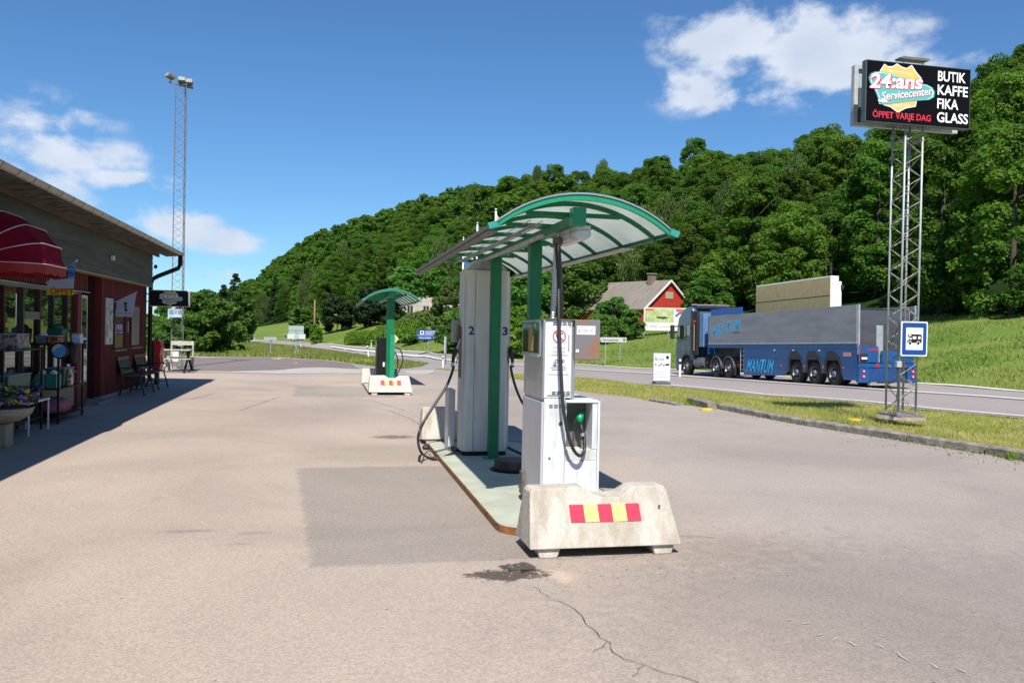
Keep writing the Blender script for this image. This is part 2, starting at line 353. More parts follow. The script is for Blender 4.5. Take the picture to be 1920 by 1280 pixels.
# ------------------------------------------------------------ ground and hill
def polgrid(name,t0,t1,nt,mt,kind_,extra=None,pxs=None):
    phis=pxs; V=[];Fc=[]
    for i,ph in enumerate(phis):
        p=960+1600*math.tan(max(-1,min(1,ph))); k=max(math.cos(ph),.5)
        e=np.interp(p,PXT,dEt)/k
        for j in range(nt+1):
            t=j/nt; r=t0(e,p,k,t)
            a=ph+YAW; x=r*math.sin(a); y=r*math.cos(a); V.append((x,y,zg(x,y)-.03))
    n=nt+1
    for i in range(len(phis)-1):
        for j in range(nt): Fc.append((i*n+j,i*n+j+1,(i+1)*n+j+1,(i+1)*n+j))
    mb=MB(); mb.v=V; mb.f=Fc; o=mb.build(name,mt); o.data.shade_smooth()
    if sum(p.normal.z for p in o.data.polygons)<0: o.data.flip_normals()
    tag(o,None,None,kind=kind_); return o
ph1=[R(x) for x in np.arange(-180,180.01,1.0) if x<-36 or x>50]; ph2=[R(x) for x in np.arange(-36,50.01,.4)]
phis=sorted(ph1+ph2)
polgrid('ground',lambda e,p,k,t:.5+(e-.5)*t**1.7,None,110,G_MEADOW,'structure',pxs=phis)
polgrid('hill',lambda e,p,k,t:e+(np.interp(p,PXR,dRt)/k+90-e)*t,None,36,G_FLOOR,'structure',pxs=[x for x in phis if R(-31)<x<R(52)])
o=MB().add([(-3500,-3500,-9),(3500,-3500,-9),(3500,3500,-9),(-3500,3500,-9)],[(0,1,2,3)]).build('far_ground',G_MEADOW); o['kind']='structure'
# ------------------------------------------------------------ forecourt, road
def W(px,py): v=hit(px,py); return (v.x,v.y)
near_px=[(1722,767),(1594,753),(1488,745),(1417,741),(1346,733),(1240,723),(1080,707),(950,698),(815,690.5),(805,680.5),(704,669),(620,656),(560,648),(500,643),(446,639)]
far_px=[(1720,717),(1400,700),(1275,692.5),(1080,683),(950,675),(820,664),(704,653),(620,645),(560,641),(500,637),(446,634)]
nearW=[(15.6,-25),(15.6,2),(15.7,10),(15.84,16.8)]+[W(*p) for p in near_px]
farW=[(25.9,-25),(25.9,2),(25.8,14),(25.7,25)]+[W(*p) for p in far_px]
nearW.append((nearW[-1][0]-30,nearW[-1][1]+75)); farW.append((farW[-1][0]-30,farW[-1][1]+62))
sheet('road',nearW+farW[::-1],A_ROAD,dz=.0,step=1.6)
def strip(name,pts,w,mt,dz=.032,dash=None,kind='structure'):
    P=[Vector((p[0],p[1],0)) for p in pts]; mb=MB(); acc=0
    for a,b in zip(P,P[1:]):
        n=max(1,int((b-a).length/ (dash/2 if dash else 1.0))); d=(b-a).normalized(); q=Vector((-d.y,d.x,0))*w/2
        for k in range(n):
            acc+=1
            if dash and acc%2: continue
            s=a.lerp(b,k/n); e=a.lerp(b,(k+1)/n); vs=[s-q,s+q,e+q,e-q]
            mb.add([(v.x,v.y,zg(v.x,v.y)+dz+max(0,v.y-12)*.0011) for v in vs],[(3,2,1,0)])
    o=mb.build(name,mt); o['kind']=kind; return o
cen_px=[(1842,744),(1657,732),(1538,723.8),(1400,714),(1296,707.3),(1240,702.5),(1080,693),(950,684),(820,674),(704,661.5),(620,651)]
cenW=[(21.3,-25),(21.3,10),(21.15,22.4)]+[W(*p) for p in cen_px]
strip('centre_line',cenW,.32,M_LINE,dash=None); 
edgeN=[(p[0]+.35,p[1]) for p in nearW[:10]]; strip('edge_line',edgeN,.14,M_LINE)
strip('far_edge_line',[(p[0]-.35,p[1]) for p in farW[:-4]],.14,M_LINE)
kerb_px=[(1920,866),(1850,853),(1700,828),(1520,800),(1430,783),(1343,766)]
kerbW=[(9.75,1),(9.6,5)]+[W(*p) for p in kerb_px]
tip=[(1290,760),(1240,756),(1180,744),(1085,733.5),(1010,718),(950,708),(860,697),(815,692)]
wedge=[(805,681),(790,687),(760,691),(690,685),(630,677),(560,672.5),(430,669),(300,667)]
fc=[(-13,-9),(9.9,-9)]+kerbW+[W(*p) for p in tip]+[W(*p) for p in wedge]+[(-13,W(300,667)[1])]
sheet('forecourt',fc,A_PINK,dz=0,step=.8)
# exit to the road and the darker far apron
ex=[W(*p) for p in [(815,691.6),(860,696),(846,699),(815,701),(760,700),(700,697),(690,685.4),(760,691),(790,686.6),(805,680.5),(811,685)]]
ex=[W(*p) for p in [(820,692.5),(812,699.5),(640,694),(642,679.5),(690,685.4),(760,691.2),(790,687.2),(806,681)]]
sheet('exit_lane',ex,A_ROAD,dz=.004,step=1.6)
ap=[W(*p) for p in [(300,672),(430,670),(560,673.5),(630,678),(690,686),(700,692.5),(560,694.5),(440,696),(340,694)]]
sheet('apron',ap,A_DARK,dz=.008,step=1.2)
ps=[W(*p) for p in [(300,696.5),(420,696.8),(520,694.6),(700,692.6),(815,693.5),(812,699),(690,700.5),(520,701),(430,699)]]
sheet('concrete_gutter',ps,M_PALE,dz=.012,step=1.2)
# patches and wear on the forecourt
def wob(pts,amp=.03,st=.35):
    out=[]
    for i in range(len(pts)):
        a=Vector(pts[i]).to_2d() if len(pts[i])>2 else Vector(pts[i]); b=pts[(i+1)%len(pts)]; b=Vector(b).to_2d() if len(b)>2 else Vector(b); n=max(1,int((b-a).length/st))
        for k in range(n): q=a.lerp(b,k/n); out.append((q.x+random.uniform(-amp,amp),q.y+random.uniform(-amp,amp)))
    return out
W0=lambda *P:[(g(x,y).x,g(x,y).y) for x,y in P]
M_CRACK=mat('crack',(.13,.105,.088),.95,col2=(.06,.05,.04),scale=6)
def crack(px,w=.012,name='crack',m=None):
    P=[g(x,y) for x,y in px]; Q=[]
    for a,b in zip(P,P[1:]):
        n=max(2,int((b-a).length/.06)); Q+=[a.lerp(b,k/n)+Vector((random.uniform(-.014,.014),random.uniform(-.014,.014),0)) for k in range(n)]
    mb=MB()
    for i in range(len(Q)-1):
        a,b=Q[i],Q[i+1]; d=(b-a).normalized(); q=Vector((-d.y,d.x,0)); w0=w*(.4+.6*abs(math.sin(i*1.3))); w1=w*(.4+.6*abs(math.sin(i*1.3+1.3)))
        mb.add([(v.x,v.y,.0075) for v in (a-q*w0/2,a+q*w0/2,b+q*w1/2,b-q*w1/2)],[(3,2,1,0)])
    o=mb.build(name,m or M_CRACK); o['kind']='structure'
crack([(1030,1122),(1065,1135),(1090,1155),(1110,1180),(1140,1205),(1150,1222),(1170,1236),(1210,1248),(1300,1278),(1340,1300)],.0055)
crack([(1140,1205),(1120,1222),(1105,1228)],.004); crack([(1030,1122),(1008,1105),(985,1096)],.004); crack([(1210,1248),(1190,1262),(1186,1280)],.004)
crack([(400,725),(560,735),(700,752),(760,770)],.012); crack([(450,770),(520,745),(600,735)],.012); crack([(300,752),(360,748),(402,738)],.02)
crack([(790,800),(770,785),(730,770),(700,765)],.01); crack([(1260,1004),(1330,1008),(1360,1010)],.008)
M_CHALK=mat('scuffed chalk',(.52,.49,.46),.9)
for a in [[(1478,1165),(1496,1160)],[(1504,1172),(1522,1165)],[(1526,1192),(1544,1184)],[(1562,1202),(1572,1190)],[(1596,1204),(1612,1222)],[(1636,1206),(1668,1222)],[(1680,1222),(1712,1250)],[(1744,1244),(1764,1262)],[(1790,1252),(1822,1270)],[(1650,1192),(1668,1194)]]:
    crack(a,.009,'scuff_mark',M_CHALK)
# kerb stones
M_KERB=mat('weathered kerb concrete',(.30,.265,.215),.92,col2=(.13,.12,.10),scale=7,bump=.6,bscale=30)
first=None
kb=[g(*p) for p in [(1343,765),(1380,772),(1440,784)]]
def kerbstone(a,b,h,label):
    a=Vector(a);b=Vector(b); Lg=(b-a).length-.03; mb=MB(); n=6
    prof=[(0,0),(0,h-.02),(.03,h),(.19,h),(.2,0)]
    for i in range(n): pass
    vs=[];fs=[];k=len(prof)
    for i in range(n+1):
        for (u,z) in prof: vs.append((u+random.uniform(-.006,.006),Lg*i/n,z+random.uniform(-.007,.007)*(z>0)))
    for i in range(n):
        for j in range(k-1): fs.append((i*k+j,i*k+j+1,(i+1)*k+j+1,(i+1)*k+j))
    fs+=[tuple(range(k))[::-1],tuple(range(n*k,(n+1)*k))]
    mb.add(vs,fs); o=mb.build('kerb_stone',M_KERB); d=b-a; o.location=a; o.rotation_euler=(random.uniform(-.006,.006),random.uniform(-.03,.03),math.atan2(-d.x,d.y))
    return tag(o,label,'kerb stone','kerb stones along the grass strip')
KL=[(1920,866),(1844,852),(1697,828),(1590,811),(1500,797),(1426,783),(1343,766)]
pts=[Vector((9.6,4.8,0)),Vector((9.4,7.3,0))]+[Vector((*W(*p),0)) for p in KL]
labs=['concrete kerb stone running out of the frame at the right','concrete kerb stone at the right edge with a weed at its front','long concrete kerb stone below the camper sign mast, second from the right edge','concrete kerb stone just left of the mast foot','concrete kerb stone in front of the yellow disc by the mast','weathered kerb stone with a black cable lying over it','flat grey kerb stone end left of the cable, next to the yellow disc']
for i in range(1,len(pts)-1): kerbstone(pts[i],pts[i+1],.11,labs[i-1])
kerbstone((*W(1327,767),0),(*W(1288,756),0),.15,'short tilted kerb stone lying alone between two kerb gaps')
kerbstone((*W(1267,760),0),(*W(1216,751),0),.06,'low broken kerb stone left of the lone tilted stone')
# ------------------------------------------------------------ grass
def poly_mask(P,X,Y):
    c=np.zeros(len(X),bool); n=len(P)
    for i in range(n):
        ax,ay=P[i]; bx,by=P[i-1]
        if ay==by: continue
        t=((ay>Y)!=(by>Y))&(X<(bx-ax)*(Y-ay)/(by-ay)+ax); c^=t
    return c
ZG=np.vectorize(zg,otypes=[float])
def grass(name,poly,n,h,w,mt,label,lean=.6,bias=None,clump=0):
    xs=[p[0] for p in poly]; ys=[p[1] for p in poly]
    X=rng.uniform(min(xs),max(xs),n*4); Y=rng.uniform(min(ys),max(ys),n*4)
    k=poly_mask(poly,X,Y)
    if bias is not None: # thin out with distance
        d=np.hypot(X,Y); k&=rng.random(len(X))<np.clip((bias/d)**1.5,0,1)
    if clump: k&=(np.sin(X*clump+np.sin(Y*clump*.7)*2)+np.sin(Y*clump*1.3+np.cos(X*clump*.6)*2)+rng.normal(0,.8,len(X)))>-.6
    X=X[k][:n]; Y=Y[k][:n]; m=len(X); 
    # height lookup on a coarse lattice keeps this fast
    Z=ZG(X,Y)
    d=np.hypot(X,Y); H=h*rng.uniform(.5,1.3,m); Wd=w*rng.uniform(.7,1.3,m); a=rng.uniform(0,6.28,m); l=rng.normal(0,lean,(m,2))*H[:,None]
    B=np.stack([X,Y,Z-.035],1); dx=np.stack([np.cos(a)*Wd/2,np.sin(a)*Wd/2,np.zeros(m)],1)
    T=B+np.stack([l[:,0],l[:,1],H+.03],1)
    V=np.stack([B-dx,B+dx,T],1).reshape(-1,3); o=npmesh(name,V,np.arange(3*m).reshape(-1,3),mt,n=3)
    o['kind']='stuff'; tag(o,label,'grass'); return o
def leafmat(name,a,b,sc,trans=.35,rough=.7,rand=0,spec=.15,lo=.35,hi=.65): return mat(name,a,rough,col2=b,scale=sc,trans=trans,rand=rand,spec=spec,contrast=(lo,hi),detail=4)
GM=leafmat('mown grass',(.26,.30,.06),(.47,.40,.16),.9,.3)
GB=leafmat('bank grass',(.115,.23,.032),(.27,.29,.085),.16,.3,lo=.42,hi=.66)
GT=leafmat('tall verge grass',(.14,.21,.04),(.27,.26,.09),.25,.3)
kw=[(p.x,p.y) for p in pts]
strip_poly=[(x+.16,y) for x,y in kw]+[W(*p) for p in tip]+[(p[0]-.05,p[1]) for p in nearW[1:13]][::-1]
so_=sheet('strip_soil',strip_poly,mat('dry grass soil',(.27,.27,.085),.95,col2=(.16,.20,.045),scale=.8,spec=.05,detail=9),dz=-.022,step=1.0)
grass('grass_strip',strip_poly,170000,.055,.016,GM,'short dry mown grass strip between the kerb stones and the road',bias=11)
bank=[(p[0]+.1,p[1]) for p in farW[2:13]]
def ring(px,fr): # point between road edge and forest edge
    f,e=np.interp(px,PXT,dFt),np.interp(px,PXT,dEt); v=gnd(px,f+(e-f)*fr); return (v.x,v.y)
bankpoly=bank+[ring(px,1.02) for px in (600,700,800,900,1000,1100,1200,1300,1400,1500,1600,1700,1800,1900,2000,2200,2400)]+[(60,20)]
grass('bank_grass',bankpoly,260000,.13,.06,GB,'tall green grass on the bank beyond the road',.5,bias=45,clump=.9)
wedgepoly=[W(*p) for p in wedge]+[W(250,667)]+[W(330,640),W(440,641),W(500,645),W(560,649),W(620,657),W(704,670),W(795,680)]
grass('verge_grass',wedgepoly,60000,.2,.075,GT,'tall green and yellow verge grass between the forecourt and the curving road',.5,clump=.8)
# yellow wildflowers
YF=mat('yellow petals',(.75,.60,.03),.6,var=.05)
def flowers(poly,n,s,h,label):
    xs=[p[0] for p in poly]; ys=[p[1] for p in poly]; mb=MB(); c=0
    while c<n:
        x=random.uniform(min(xs),max(xs)); y=random.uniform(min(ys),max(ys))
        if not poly_mask(poly,np.array([x]),np.array([y]))[0]: continue
        z=zg(x,y)+h*random.uniform(.7,1.2); c+=1
        mb.lathe([(0,-.3*s),(s*.7,-.1*s),(s,.15*s),(s*.5,.3*s),(0,.35*s)],(x,y,z),5)
    o=mb.build('wildflowers',YF); tag(o,label,'flowers',kind='stuff')
flowers([W(*p) for p in [(650,681),(660,676),(700,678),(745,684),(690,683)]],90,.05,.2,'yellow wildflowers in the verge beside the far pump island')
flowers(strip_poly,130,.018,.05,'small yellow dandelions scattered over the mown grass strip')
# ------------------------------------------------------------ trees
def crown(kind,seed,H,Rr,nb,nl,ls,z0=.12):
    """leaf faces on many sub-clumps; returns V,F"""
    q=np.random.default_rng(seed); C=[];rad=[]
    for i in range(nb):
        if kind=='conifer':
            t=q.random()**.8; z=H*(z0+(1-z0)*t); rr=Rr*(1-t)**.85*.8; a=q.uniform(0,6.28); C.append((rr*math.cos(a),rr*math.sin(a),z)); rad.append(Rr*(.34*(1-t)+.10))
        elif kind=='birch':
            t=q.random(); z=H*(z0+(1-z0)*t*.9); prof=math.sin(math.pi*min(1,(t*.8+.18)))**.7; rr=Rr*.75*prof*math.sqrt(q.random()); a=q.uniform(0,6.28); C.append((rr*math.cos(a),rr*math.sin(a),z)); rad.append(Rr*q.uniform(.22,.34))
        else:
            t=q.random(); z=H*(z0+(1-z0)*(t*.86+.03)); s=math.sqrt(max(0,1-((t-.42)/.62)**2)); rr=Rr*.8*s*q.uniform(.45,1)**.5; a=q.uniform(0,6.28)
            C.append((rr*math.cos(a),rr*math.sin(a),z)); rad.append(Rr*(q.uniform(.15,.31) if nb>100 else q.uniform(.2,.36)))
    C=np.array(C);rad=np.array(rad); per=max(1,nl//nb); idx=np.repeat(np.arange(nb),per); m=len(idx)
    d=q.normal(size=(m,3)); d/=np.linalg.norm(d,axis=1)[:,None]
    d[:,2]=np.where(q.random(m)<.55,np.abs(d[:,2]),d[:,2])
    rr=rad[idx]*q.uniform(.72,1.06,m); sq=np.array([1,1,.72]) if kind!='birch' else np.array([.9,.9,1.25])
    if kind=='conifer': sq=np.array([1.15,1.15,.5])
    P=C[idx]+d*rr[:,None]*sq
    if kind=='birch': P[:,2]-=q.exponential(H*.035,m)
    nr=d*.6+q.normal(size=(m,3))*.55+np.array([0,0,.35]); nr/=np.linalg.norm(nr,axis=1)[:,None]
    a=q.normal(size=(m,3)); t1=np.cross(nr,a); t1/=np.linalg.norm(t1,axis=1)[:,None]; t2=np.cross(nr,t1)
    s=(ls*q.uniform(.55,1.35,m))[:,None]; w=s*.62
    if kind=='birch': t1=t1*.4+np.array([0,0,-.9]); w=s*.35
    if kind=='conifer': w=s*.4
    V=np.stack([P-t1*s,P-t2*w+t1*s*.1,P+t1*s,P+t2*w-t1*s*.1],1).reshape(-1,3); V[:,2]=np.maximum(V[:,2],.02)
    return V,np.arange(4*m).reshape(-1,4)
LEAF=leafmat('beech leaves',(.105,.20,.028),(.052,.12,.018),.35,.42,rand=.32)
LEAFB=leafmat('birch leaves',(.13,.19,.05),(.07,.12,.03),.4,.34,rand=.15)
LEAFC=leafmat('conifer needles',(.028,.058,.017),(.016,.034,.012),.5,.12,rand=.15)
LEAFH=leafmat('bright hedge leaves',(.13,.25,.025),(.07,.16,.02),1.2,.35,rand=.1)
LEAFD=leafmat('shrub leaves',(.10,.21,.035),(.05,.12,.02),.8,.3,rand=.2)
LEAFR=leafmat('rhododendron leaves',(.15,.20,.045),(.06,.11,.025),.9,.2,rand=.1)
BARK=mat('bark',(.10,.08,.06),.9,var=.25,scale=3,stretch=(4,4,1)); BARKW=mat('birch bark',(.5,.48,.44),.8,col2=(.12,.11,.1),scale=5,contrast=(.3,.42))
def tree(kind,seed,H,Rr,nb,nl,ls,lm,bm,name,label,cat,group=None,z0=.12,tr=None,stems=1):
    root=thing(name,label,cat,group=group); V,Fc=crown(kind,seed,H,Rr,nb,nl,ls,z0)
    npmesh('crown',V,Fc,lm,root)
    q=random.Random(seed); mb=MB(); tr=tr or H*.018
    for s in range(stems):
        a=q.uniform(0,6.28); k=0 if stems==1 else 1
        top=(k*Rr*.45*math.cos(a)+q.uniform(-.1,.1)*Rr,k*Rr*.45*math.sin(a),H*.86)
        mb.tube([(0,0,-.3),(top[0]*.25,top[1]*.25,H*.3),(top[0]*.6,top[1]*.6,H*.6),top],[tr,tr*.8,tr*.5,tr*.15],7)
        for i in range(6):
            t=q.uniform(.3,.8); b=q.uniform(0,6.28); st=Vector((top[0]*t,top[1]*t,H*t*.86)); en=st+Vector((math.cos(b)*Rr*.6,math.sin(b)*Rr*.6,H*.12)); mb.tube([st,(st+en)/2+Vector((0,0,-H*.01)),en],[tr*.4,tr*.25,tr*.08],5)
    mb.build('trunk',bm,root,smooth=True); return root
def children(o): return [x for x in bpy.data.objects if x.parent==o]
FG='trees of the dense forest covering the hill'
protos=[]; SPR=.8
for i,(k,H,Rr,nb,nl,ls,lm) in enumerate([('b',14,4.2,120,29000,.155,LEAF),('b',15.5,4.5,140,32000,.16,LEAF),('b',12.5,3.9,110,25000,.155,LEAF),('b',16,4.1,130,30000,.16,LEAF),('b',13.5,4.8,150,32000,.16,LEAF),('birch',14,4.0,80,16000,.22,LEAFB),('conifer',16,3.3,110,14000,.24,LEAFC)]):
    nm={'b':'broadleaf_tree','birch':'birch_tree','conifer':'spruce_tree'}[k]; lb={'b':'green broadleaf tree in the dense forest on the hill','birch':'paler drooping birch among the dark forest trees','conifer':'dark pointed spruce among the broadleaf forest'}[k]
    gr={'b':FG,'birch':'birches standing in the hill forest','conifer':'spruces standing in the hill forest'}[k]
    t=tree(k,100+i,H,Rr,nb,nl,ls,lm,BARKW if k=='birch' else BARK,nm,lb,'tree',gr,z0=.05); protos.append(t); KIDS[t.name]=children(t)
low=[crown('b',300+i,13,5,30,1500,.62,.05) for i in range(3)]
cand=[]
rr_=random.Random(5); sp=7.7
for ix in range(-30,40):
    for iy in range(0,75):
        x=ix*sp+rr_.uniform(-.38,.38)*sp; y=iy*sp+rr_.uniform(-.38,.38)*sp
        px,dep=polar(x,y)
        if x*SYW+y*CYW<20 or px<395 or px>2080: continue
        e=np.interp(px,PXT,dEt); dr=np.interp(px,PXR,dRt)
        if dep<e or dep>dr+22: continue
        cand.append((dep,px,x,y,e,dr))
cand.sort(); print('forest candidates',len(cand))
used=set(); nind=0; farV=[];farF=[];off=0
for i,(dep,px,x,y,e,dr) in enumerate(cand):
    z=zg(x,y)-.4; u=rr_.random(); s=rr_.uniform(.82,1.12)
    if nind<290 and not (dep>e+70 and i%2 and dep<dr-20):
        k=rr_.randrange(5)
        if u<.07: k=5
        elif u<(.30 if px<520 else .03): k=6
        a=rr_.uniform(0,6.28)
        if k not in used:
            r=protos[k]; used.add(k); r.location=(x,y,z); r.rotation_euler=(0,0,a); r.scale=(s,s,s)
        else: dup(protos[k],(x,y,z),(0,0,a),(s,s,s*rr_.uniform(.92,1.1)))
        nind+=1
    else:
        V,Fc=low[rr_.randrange(3)]; a=rr_.uniform(0,6.28); c,s_=math.cos(a),math.sin(a); Q=V*s
        Q=np.stack([Q[:,0]*c-Q[:,1]*s_+x,Q[:,0]*s_+Q[:,1]*c+y,Q[:,2]+z],1); farV.append(Q); farF.append(Fc+off); off+=len(V)
for k in range(7):
    if k not in used: 
        for c in KIDS[protos[k].name]: bpy.data.objects.remove(c)
        bpy.data.objects.remove(protos[k])
LEAFF=leafmat('far wood leaves',(.105,.20,.028),(.045,.11,.017),.14,.42)
if farV:
    o=npmesh('distant_woodland',np.concatenate(farV),np.concatenate(farF),LEAFF); tag(o,'far-off woodland that reads as one green mass on the ridge','woodland',kind='stuff')
print('individual',nind,'merged',len(farV))
def plant(kind,px,dep,ytop,wpx,lm,name,label,cat,seed,nb=30,nl=5000,ls=None,bm=BARK,z0=.02,group=None,stems=1,tr=None):
    nb=max(nb,48); nl=int(nl*1.25); b=gnd(px,dep); t=D(px,ytop,dep); H=t.z-b.z+.1; Rr=wpx/F*dep/2
    r=tree(kind,seed,H,Rr,nb,nl,ls or max(.05,dep*.0024),lm,bm,name,label,cat,group,z0,tr=tr or max(.04,H*.014),stems=stems); r.location=b-Vector((0,0,.08)); return r
P=plant
P('b',384,52,541,118,LEAFD,'broadleaf_tree','largest bushy green tree with branches to the ground left of the verge','tree',1,60,16000,.11,stems=3)
P('b',322,56,600,95,LEAFD,'shrub','lower green shrub behind the picnic table and mast','shrub',2,40,9000,.11,stems=3)
P('b',318,75,548,60,LEAFD,'broadleaf_tree','small treetop showing just above the hanging black shop sign','tree',3,30,6000,.13)
P('b',290,62,590,80,LEAFD,'shrub','green shrub partly hidden behind the shop corner','shrub',4,30,6000,.12,stems=3)
P('b',432,95,560,60,LEAFD,'broadleaf_tree','bushy tree just right of the biggest bushy tree','tree',5,36,6000,.2)
P('b',455,150,535,50,LEAFD,'broadleaf_tree','tree at the left end of the forest where the road disappears','tree',6,36,5000,.3)
P('conifer',418,170,536,60,LEAFC,'spruce_tree','leftmost small spruce against the sky at the end of the hill','tree',7,50,4000,.3)
P('conifer',440,185,514,70,LEAFC,'spruce_tree','taller spruce against the sky, second at the left end of the hill','tree',8,50,4000,.3)
P('b',632,150,548,66,LEAFC,'yew_tree','dark rounded evergreen left of the far canopy','tree',9,50,8000,.25)
P('b',690,142,535,62,LEAFC,'yew_tree','dark evergreen just behind the left side of the far canopy','tree',10,50,8000,.22)
P('b',735,142,545,58,LEAFC,'yew_tree','dark evergreen behind the post of the far canopy','tree',11,50,8000,.22)
P('b',570,150,570,60,LEAFD,'shrub','mid green rounded shrub behind the far grey sign board','shrub',12,36,6000,.25)
P('b',592,130,605,26,LEAFH,'shrub','small bright shrub on the crest of the mown slope','shrub',13,16,1500,.2)
P('b',835,95,520,60,LEAFB,'birch_tree','drooping birch between the pale house and the tall pump','tree',14,50,9000,.2,bm=BARKW,z0=.1)
P('b',862,80,575,90,LEAFD,'shrub','leafy shrub hanging over the slope left of the tall pump','shrub',15,36,7000,.15,stems=3)
P('b',985,72,575,100,LEAFH,'shrub','bright green rounded bush between the two green posts','shrub',16,40,9000,.14,stems=3)
P('b',1005,110,500,130,LEAFD,'broadleaf_tree','green tree rising behind the tall pump and the posts','tree',17,60,9000,.24)
P('b',1085,108,488,118,LEAFD,'broadleaf_tree','tall grey green tree left of the red house roof','tree',18,60,11000,.22,z0=.04)
P('b',1150,84,553,60,LEAFD,'shrub','green bush in front of the red house roof','shrub',19,30,6000,.15,stems=3)
P('b',1186,82,580,46,LEAFD,'shrub','green bush touching the left end of the billboard','shrub',20,26,5000,.15,stems=3)
P('b',1122,80,590,70,LEAFD,'shrub','low green bush behind the rusty pump door','shrub',21,26,5000,.15,stems=3)
P('birch',1245,128,440,110,LEAFB,'birch_tree','large drooping birch rising behind the red house gable','tree',22,80,12000,.3,bm=BARKW,z0=.1)
P('birch',1375,105,520,70,LEAFB,'birch_tree','slender birch with pale stem above the truck cab','tree',23,50,8000,.25,bm=BARKW,z0=.15)
for i,(px,d,yt,w,lm,lb) in enumerate([(762,116,594,30,LEAFR,'small olive green bush right of the far canopy post'),(775,124,588,40,LEAFR,'olive bush below the windows of the pale house'),(800,120,584,62,LEAFR,'wide rounded olive green bush below the pale house'),(748,112,600,34,LEAFR,'dark olive bush just right of the far canopy post')]):
    P('b',px,d,yt,w,lm,'garden_bush',lb,'bush',40+i,24,4000,.18,stems=3)
LEAFP=leafmat('pink rhododendron',(.42,.16,.17),(.12,.12,.05),1.5,.2)
P('b',783,122,596,26,LEAFP,'flowering_bush','small pink flowering bush between the olive garden bushes','bush',50,16,2500,.16,stems=3)
P('b',780,95,626,60,LEAFD,'shrub','dark green low shrub on the slope left of the blue municipal sign','bush',51,24,4000,.16,stems=3)
# clipped hedge
def hedge(p0,p1,dep0,dep1,h,w,label):
    a=gnd(p0,dep0); b=gnd(p1,dep1); q=np.random.default_rng(int(p0)); m=9000; t=q.random(m); d=q.normal(size=(m,3)); d/=np.linalg.norm(d,axis=1)[:,None]; d[:,2]=abs(d[:,2])
    base=np.array(a)+t[:,None]*np.array(b-a); bump=1+.08*np.sin(t*60)
    Pp=base+d*np.array([w,w,h])*bump[:,None]; nr=d+q.normal(size=(m,3))*.4; nr/=np.linalg.norm(nr,axis=1)[:,None]; t1=np.cross(nr,q.normal(size=(m,3))); t1/=np.linalg.norm(t1,axis=1)[:,None]; t2=np.cross(nr,t1); s=q.uniform(.1,.2,m)[:,None]
    V=np.stack([Pp-t1*s,Pp-t2*s*.6,Pp+t1*s,Pp+t2*s*.6],1).reshape(-1,3); o=npmesh('hedge',V,np.arange(4*m).reshape(-1,4),LEAFH); tag(o,label,'hedge')
hedge(660,745,116,100,1.6,1.1,'low bright green clipped hedge curving left of the far canopy post')
hedge(715,782,112,108,1.7,1.3,'bright green clipped hedge right of the far canopy post')

P('b',268,100,588,70,LEAFD,'broadleaf_tree','tree mass showing between the shop corner and the picnic set','tree',61,40,6000,.2,stems=3)
P('b',236,110,590,80,LEAFD,'broadleaf_tree','tree hidden mostly behind the shop, at its far corner','tree',62,30,3000,.25,stems=3)
P('b',352,90,572,60,LEAFD,'shrub','round green shrub filling the gap right of the mast','shrub',63,30,6000,.16,stems=3)

P('b',812,128,505,80,LEAFD,'broadleaf_tree','dark broadleaf tree overhanging the right end of the pale house','tree',71,60,8000,.26,z0=.52)
P('b',760,160,500,80,LEAFD,'broadleaf_tree','dark tree rising right behind the roof of the pale house','tree',72,60,8000,.3,z0=.3)

P('b',1322,88,500,95,LEAF,'broadleaf_tree','green tree filling the gap right above the lorry cab','tree',81,120,12000,.2)
P('b',1345,100,470,90,LEAF,'broadleaf_tree','taller green tree behind the one above the lorry cab','tree',82,120,12000,.22)
P('b',1130,88,566,50,LEAFD,'shrub','dense green bush before the left end of the red house','shrub',83,30,6000,.15,stems=3)

GW=leafmat('weed leaves',(.13,.26,.03),(.22,.28,.06),3,.3)
wk=[W(x,y+1.5) for x,y in [(1343,766),(1500,797),(1697,828),(1920,866)]]
for (x0,x1,n,h) in ((1290,1345,900,.16),(1400,1425,160,.10),(1488,1500,120,.10),(1555,1562,160,.16),(1584,1592,220,.20),(1690,1702,90,.08),(1770,1776,60,.08),(1890,1904,200,.15)):
    f=lambda x:766+(x-1343)*.1735 if x>1343 else 757+(x-1288)*.17
    pl_=[W(x0,f(x0)+1),W(x1,f(x1)+1),W(x1,f(x1)-4),W(x0,f(x0)-4)]
    grass('kerb_weeds',pl_,n,h,.014,GW,'green weeds growing along the foot of the kerb stones',.45)
gv=MB(); q_=random.Random(3)
for k in range(420):
    x=q_.uniform(1200,1920); y0_=766+(x-1343)*.1735 if x>1343 else 757+(x-1288)*.17; v=W(x,y0_+q_.expovariate(.25)+1); s=q_.uniform(.006,.018)
    gv.add([(v[0]-s,v[1]-s,0),(v[0]+s,v[1]-s*.7,0),(v[0]+s*.6,v[1]+s,0),(v[0]-s*.8,v[1]+s*.8,0),(v[0],v[1],s*1.1)],[(0,1,4),(1,2,4),(2,3,4),(3,0,4)])
for k in range(260):
    x=q_.uniform(870,1300); y_=q_.gauss(1062,22); v=g(x,y_); s=q_.uniform(.002,.006)
    gv.add([(v[0]-s,v[1]-s,.001),(v[0]+s,v[1]-s*.7,.001),(v[0]+s*.6,v[1]+s,.001),(v[0]-s*.8,v[1]+s*.8,.001),(v[0],v[1],s*1.2)],[(0,1,4),(1,2,4),(2,3,4),(3,0,4)])
o=gv.build('gravel',mat('loose gravel',(.38,.33,.27),.9,col2=(.12,.10,.09),scale=30,contrast=(.45,.55))); tag(o,'loose gravel scattered along the kerb and round the nearest barrier','gravel',kind='stuff')
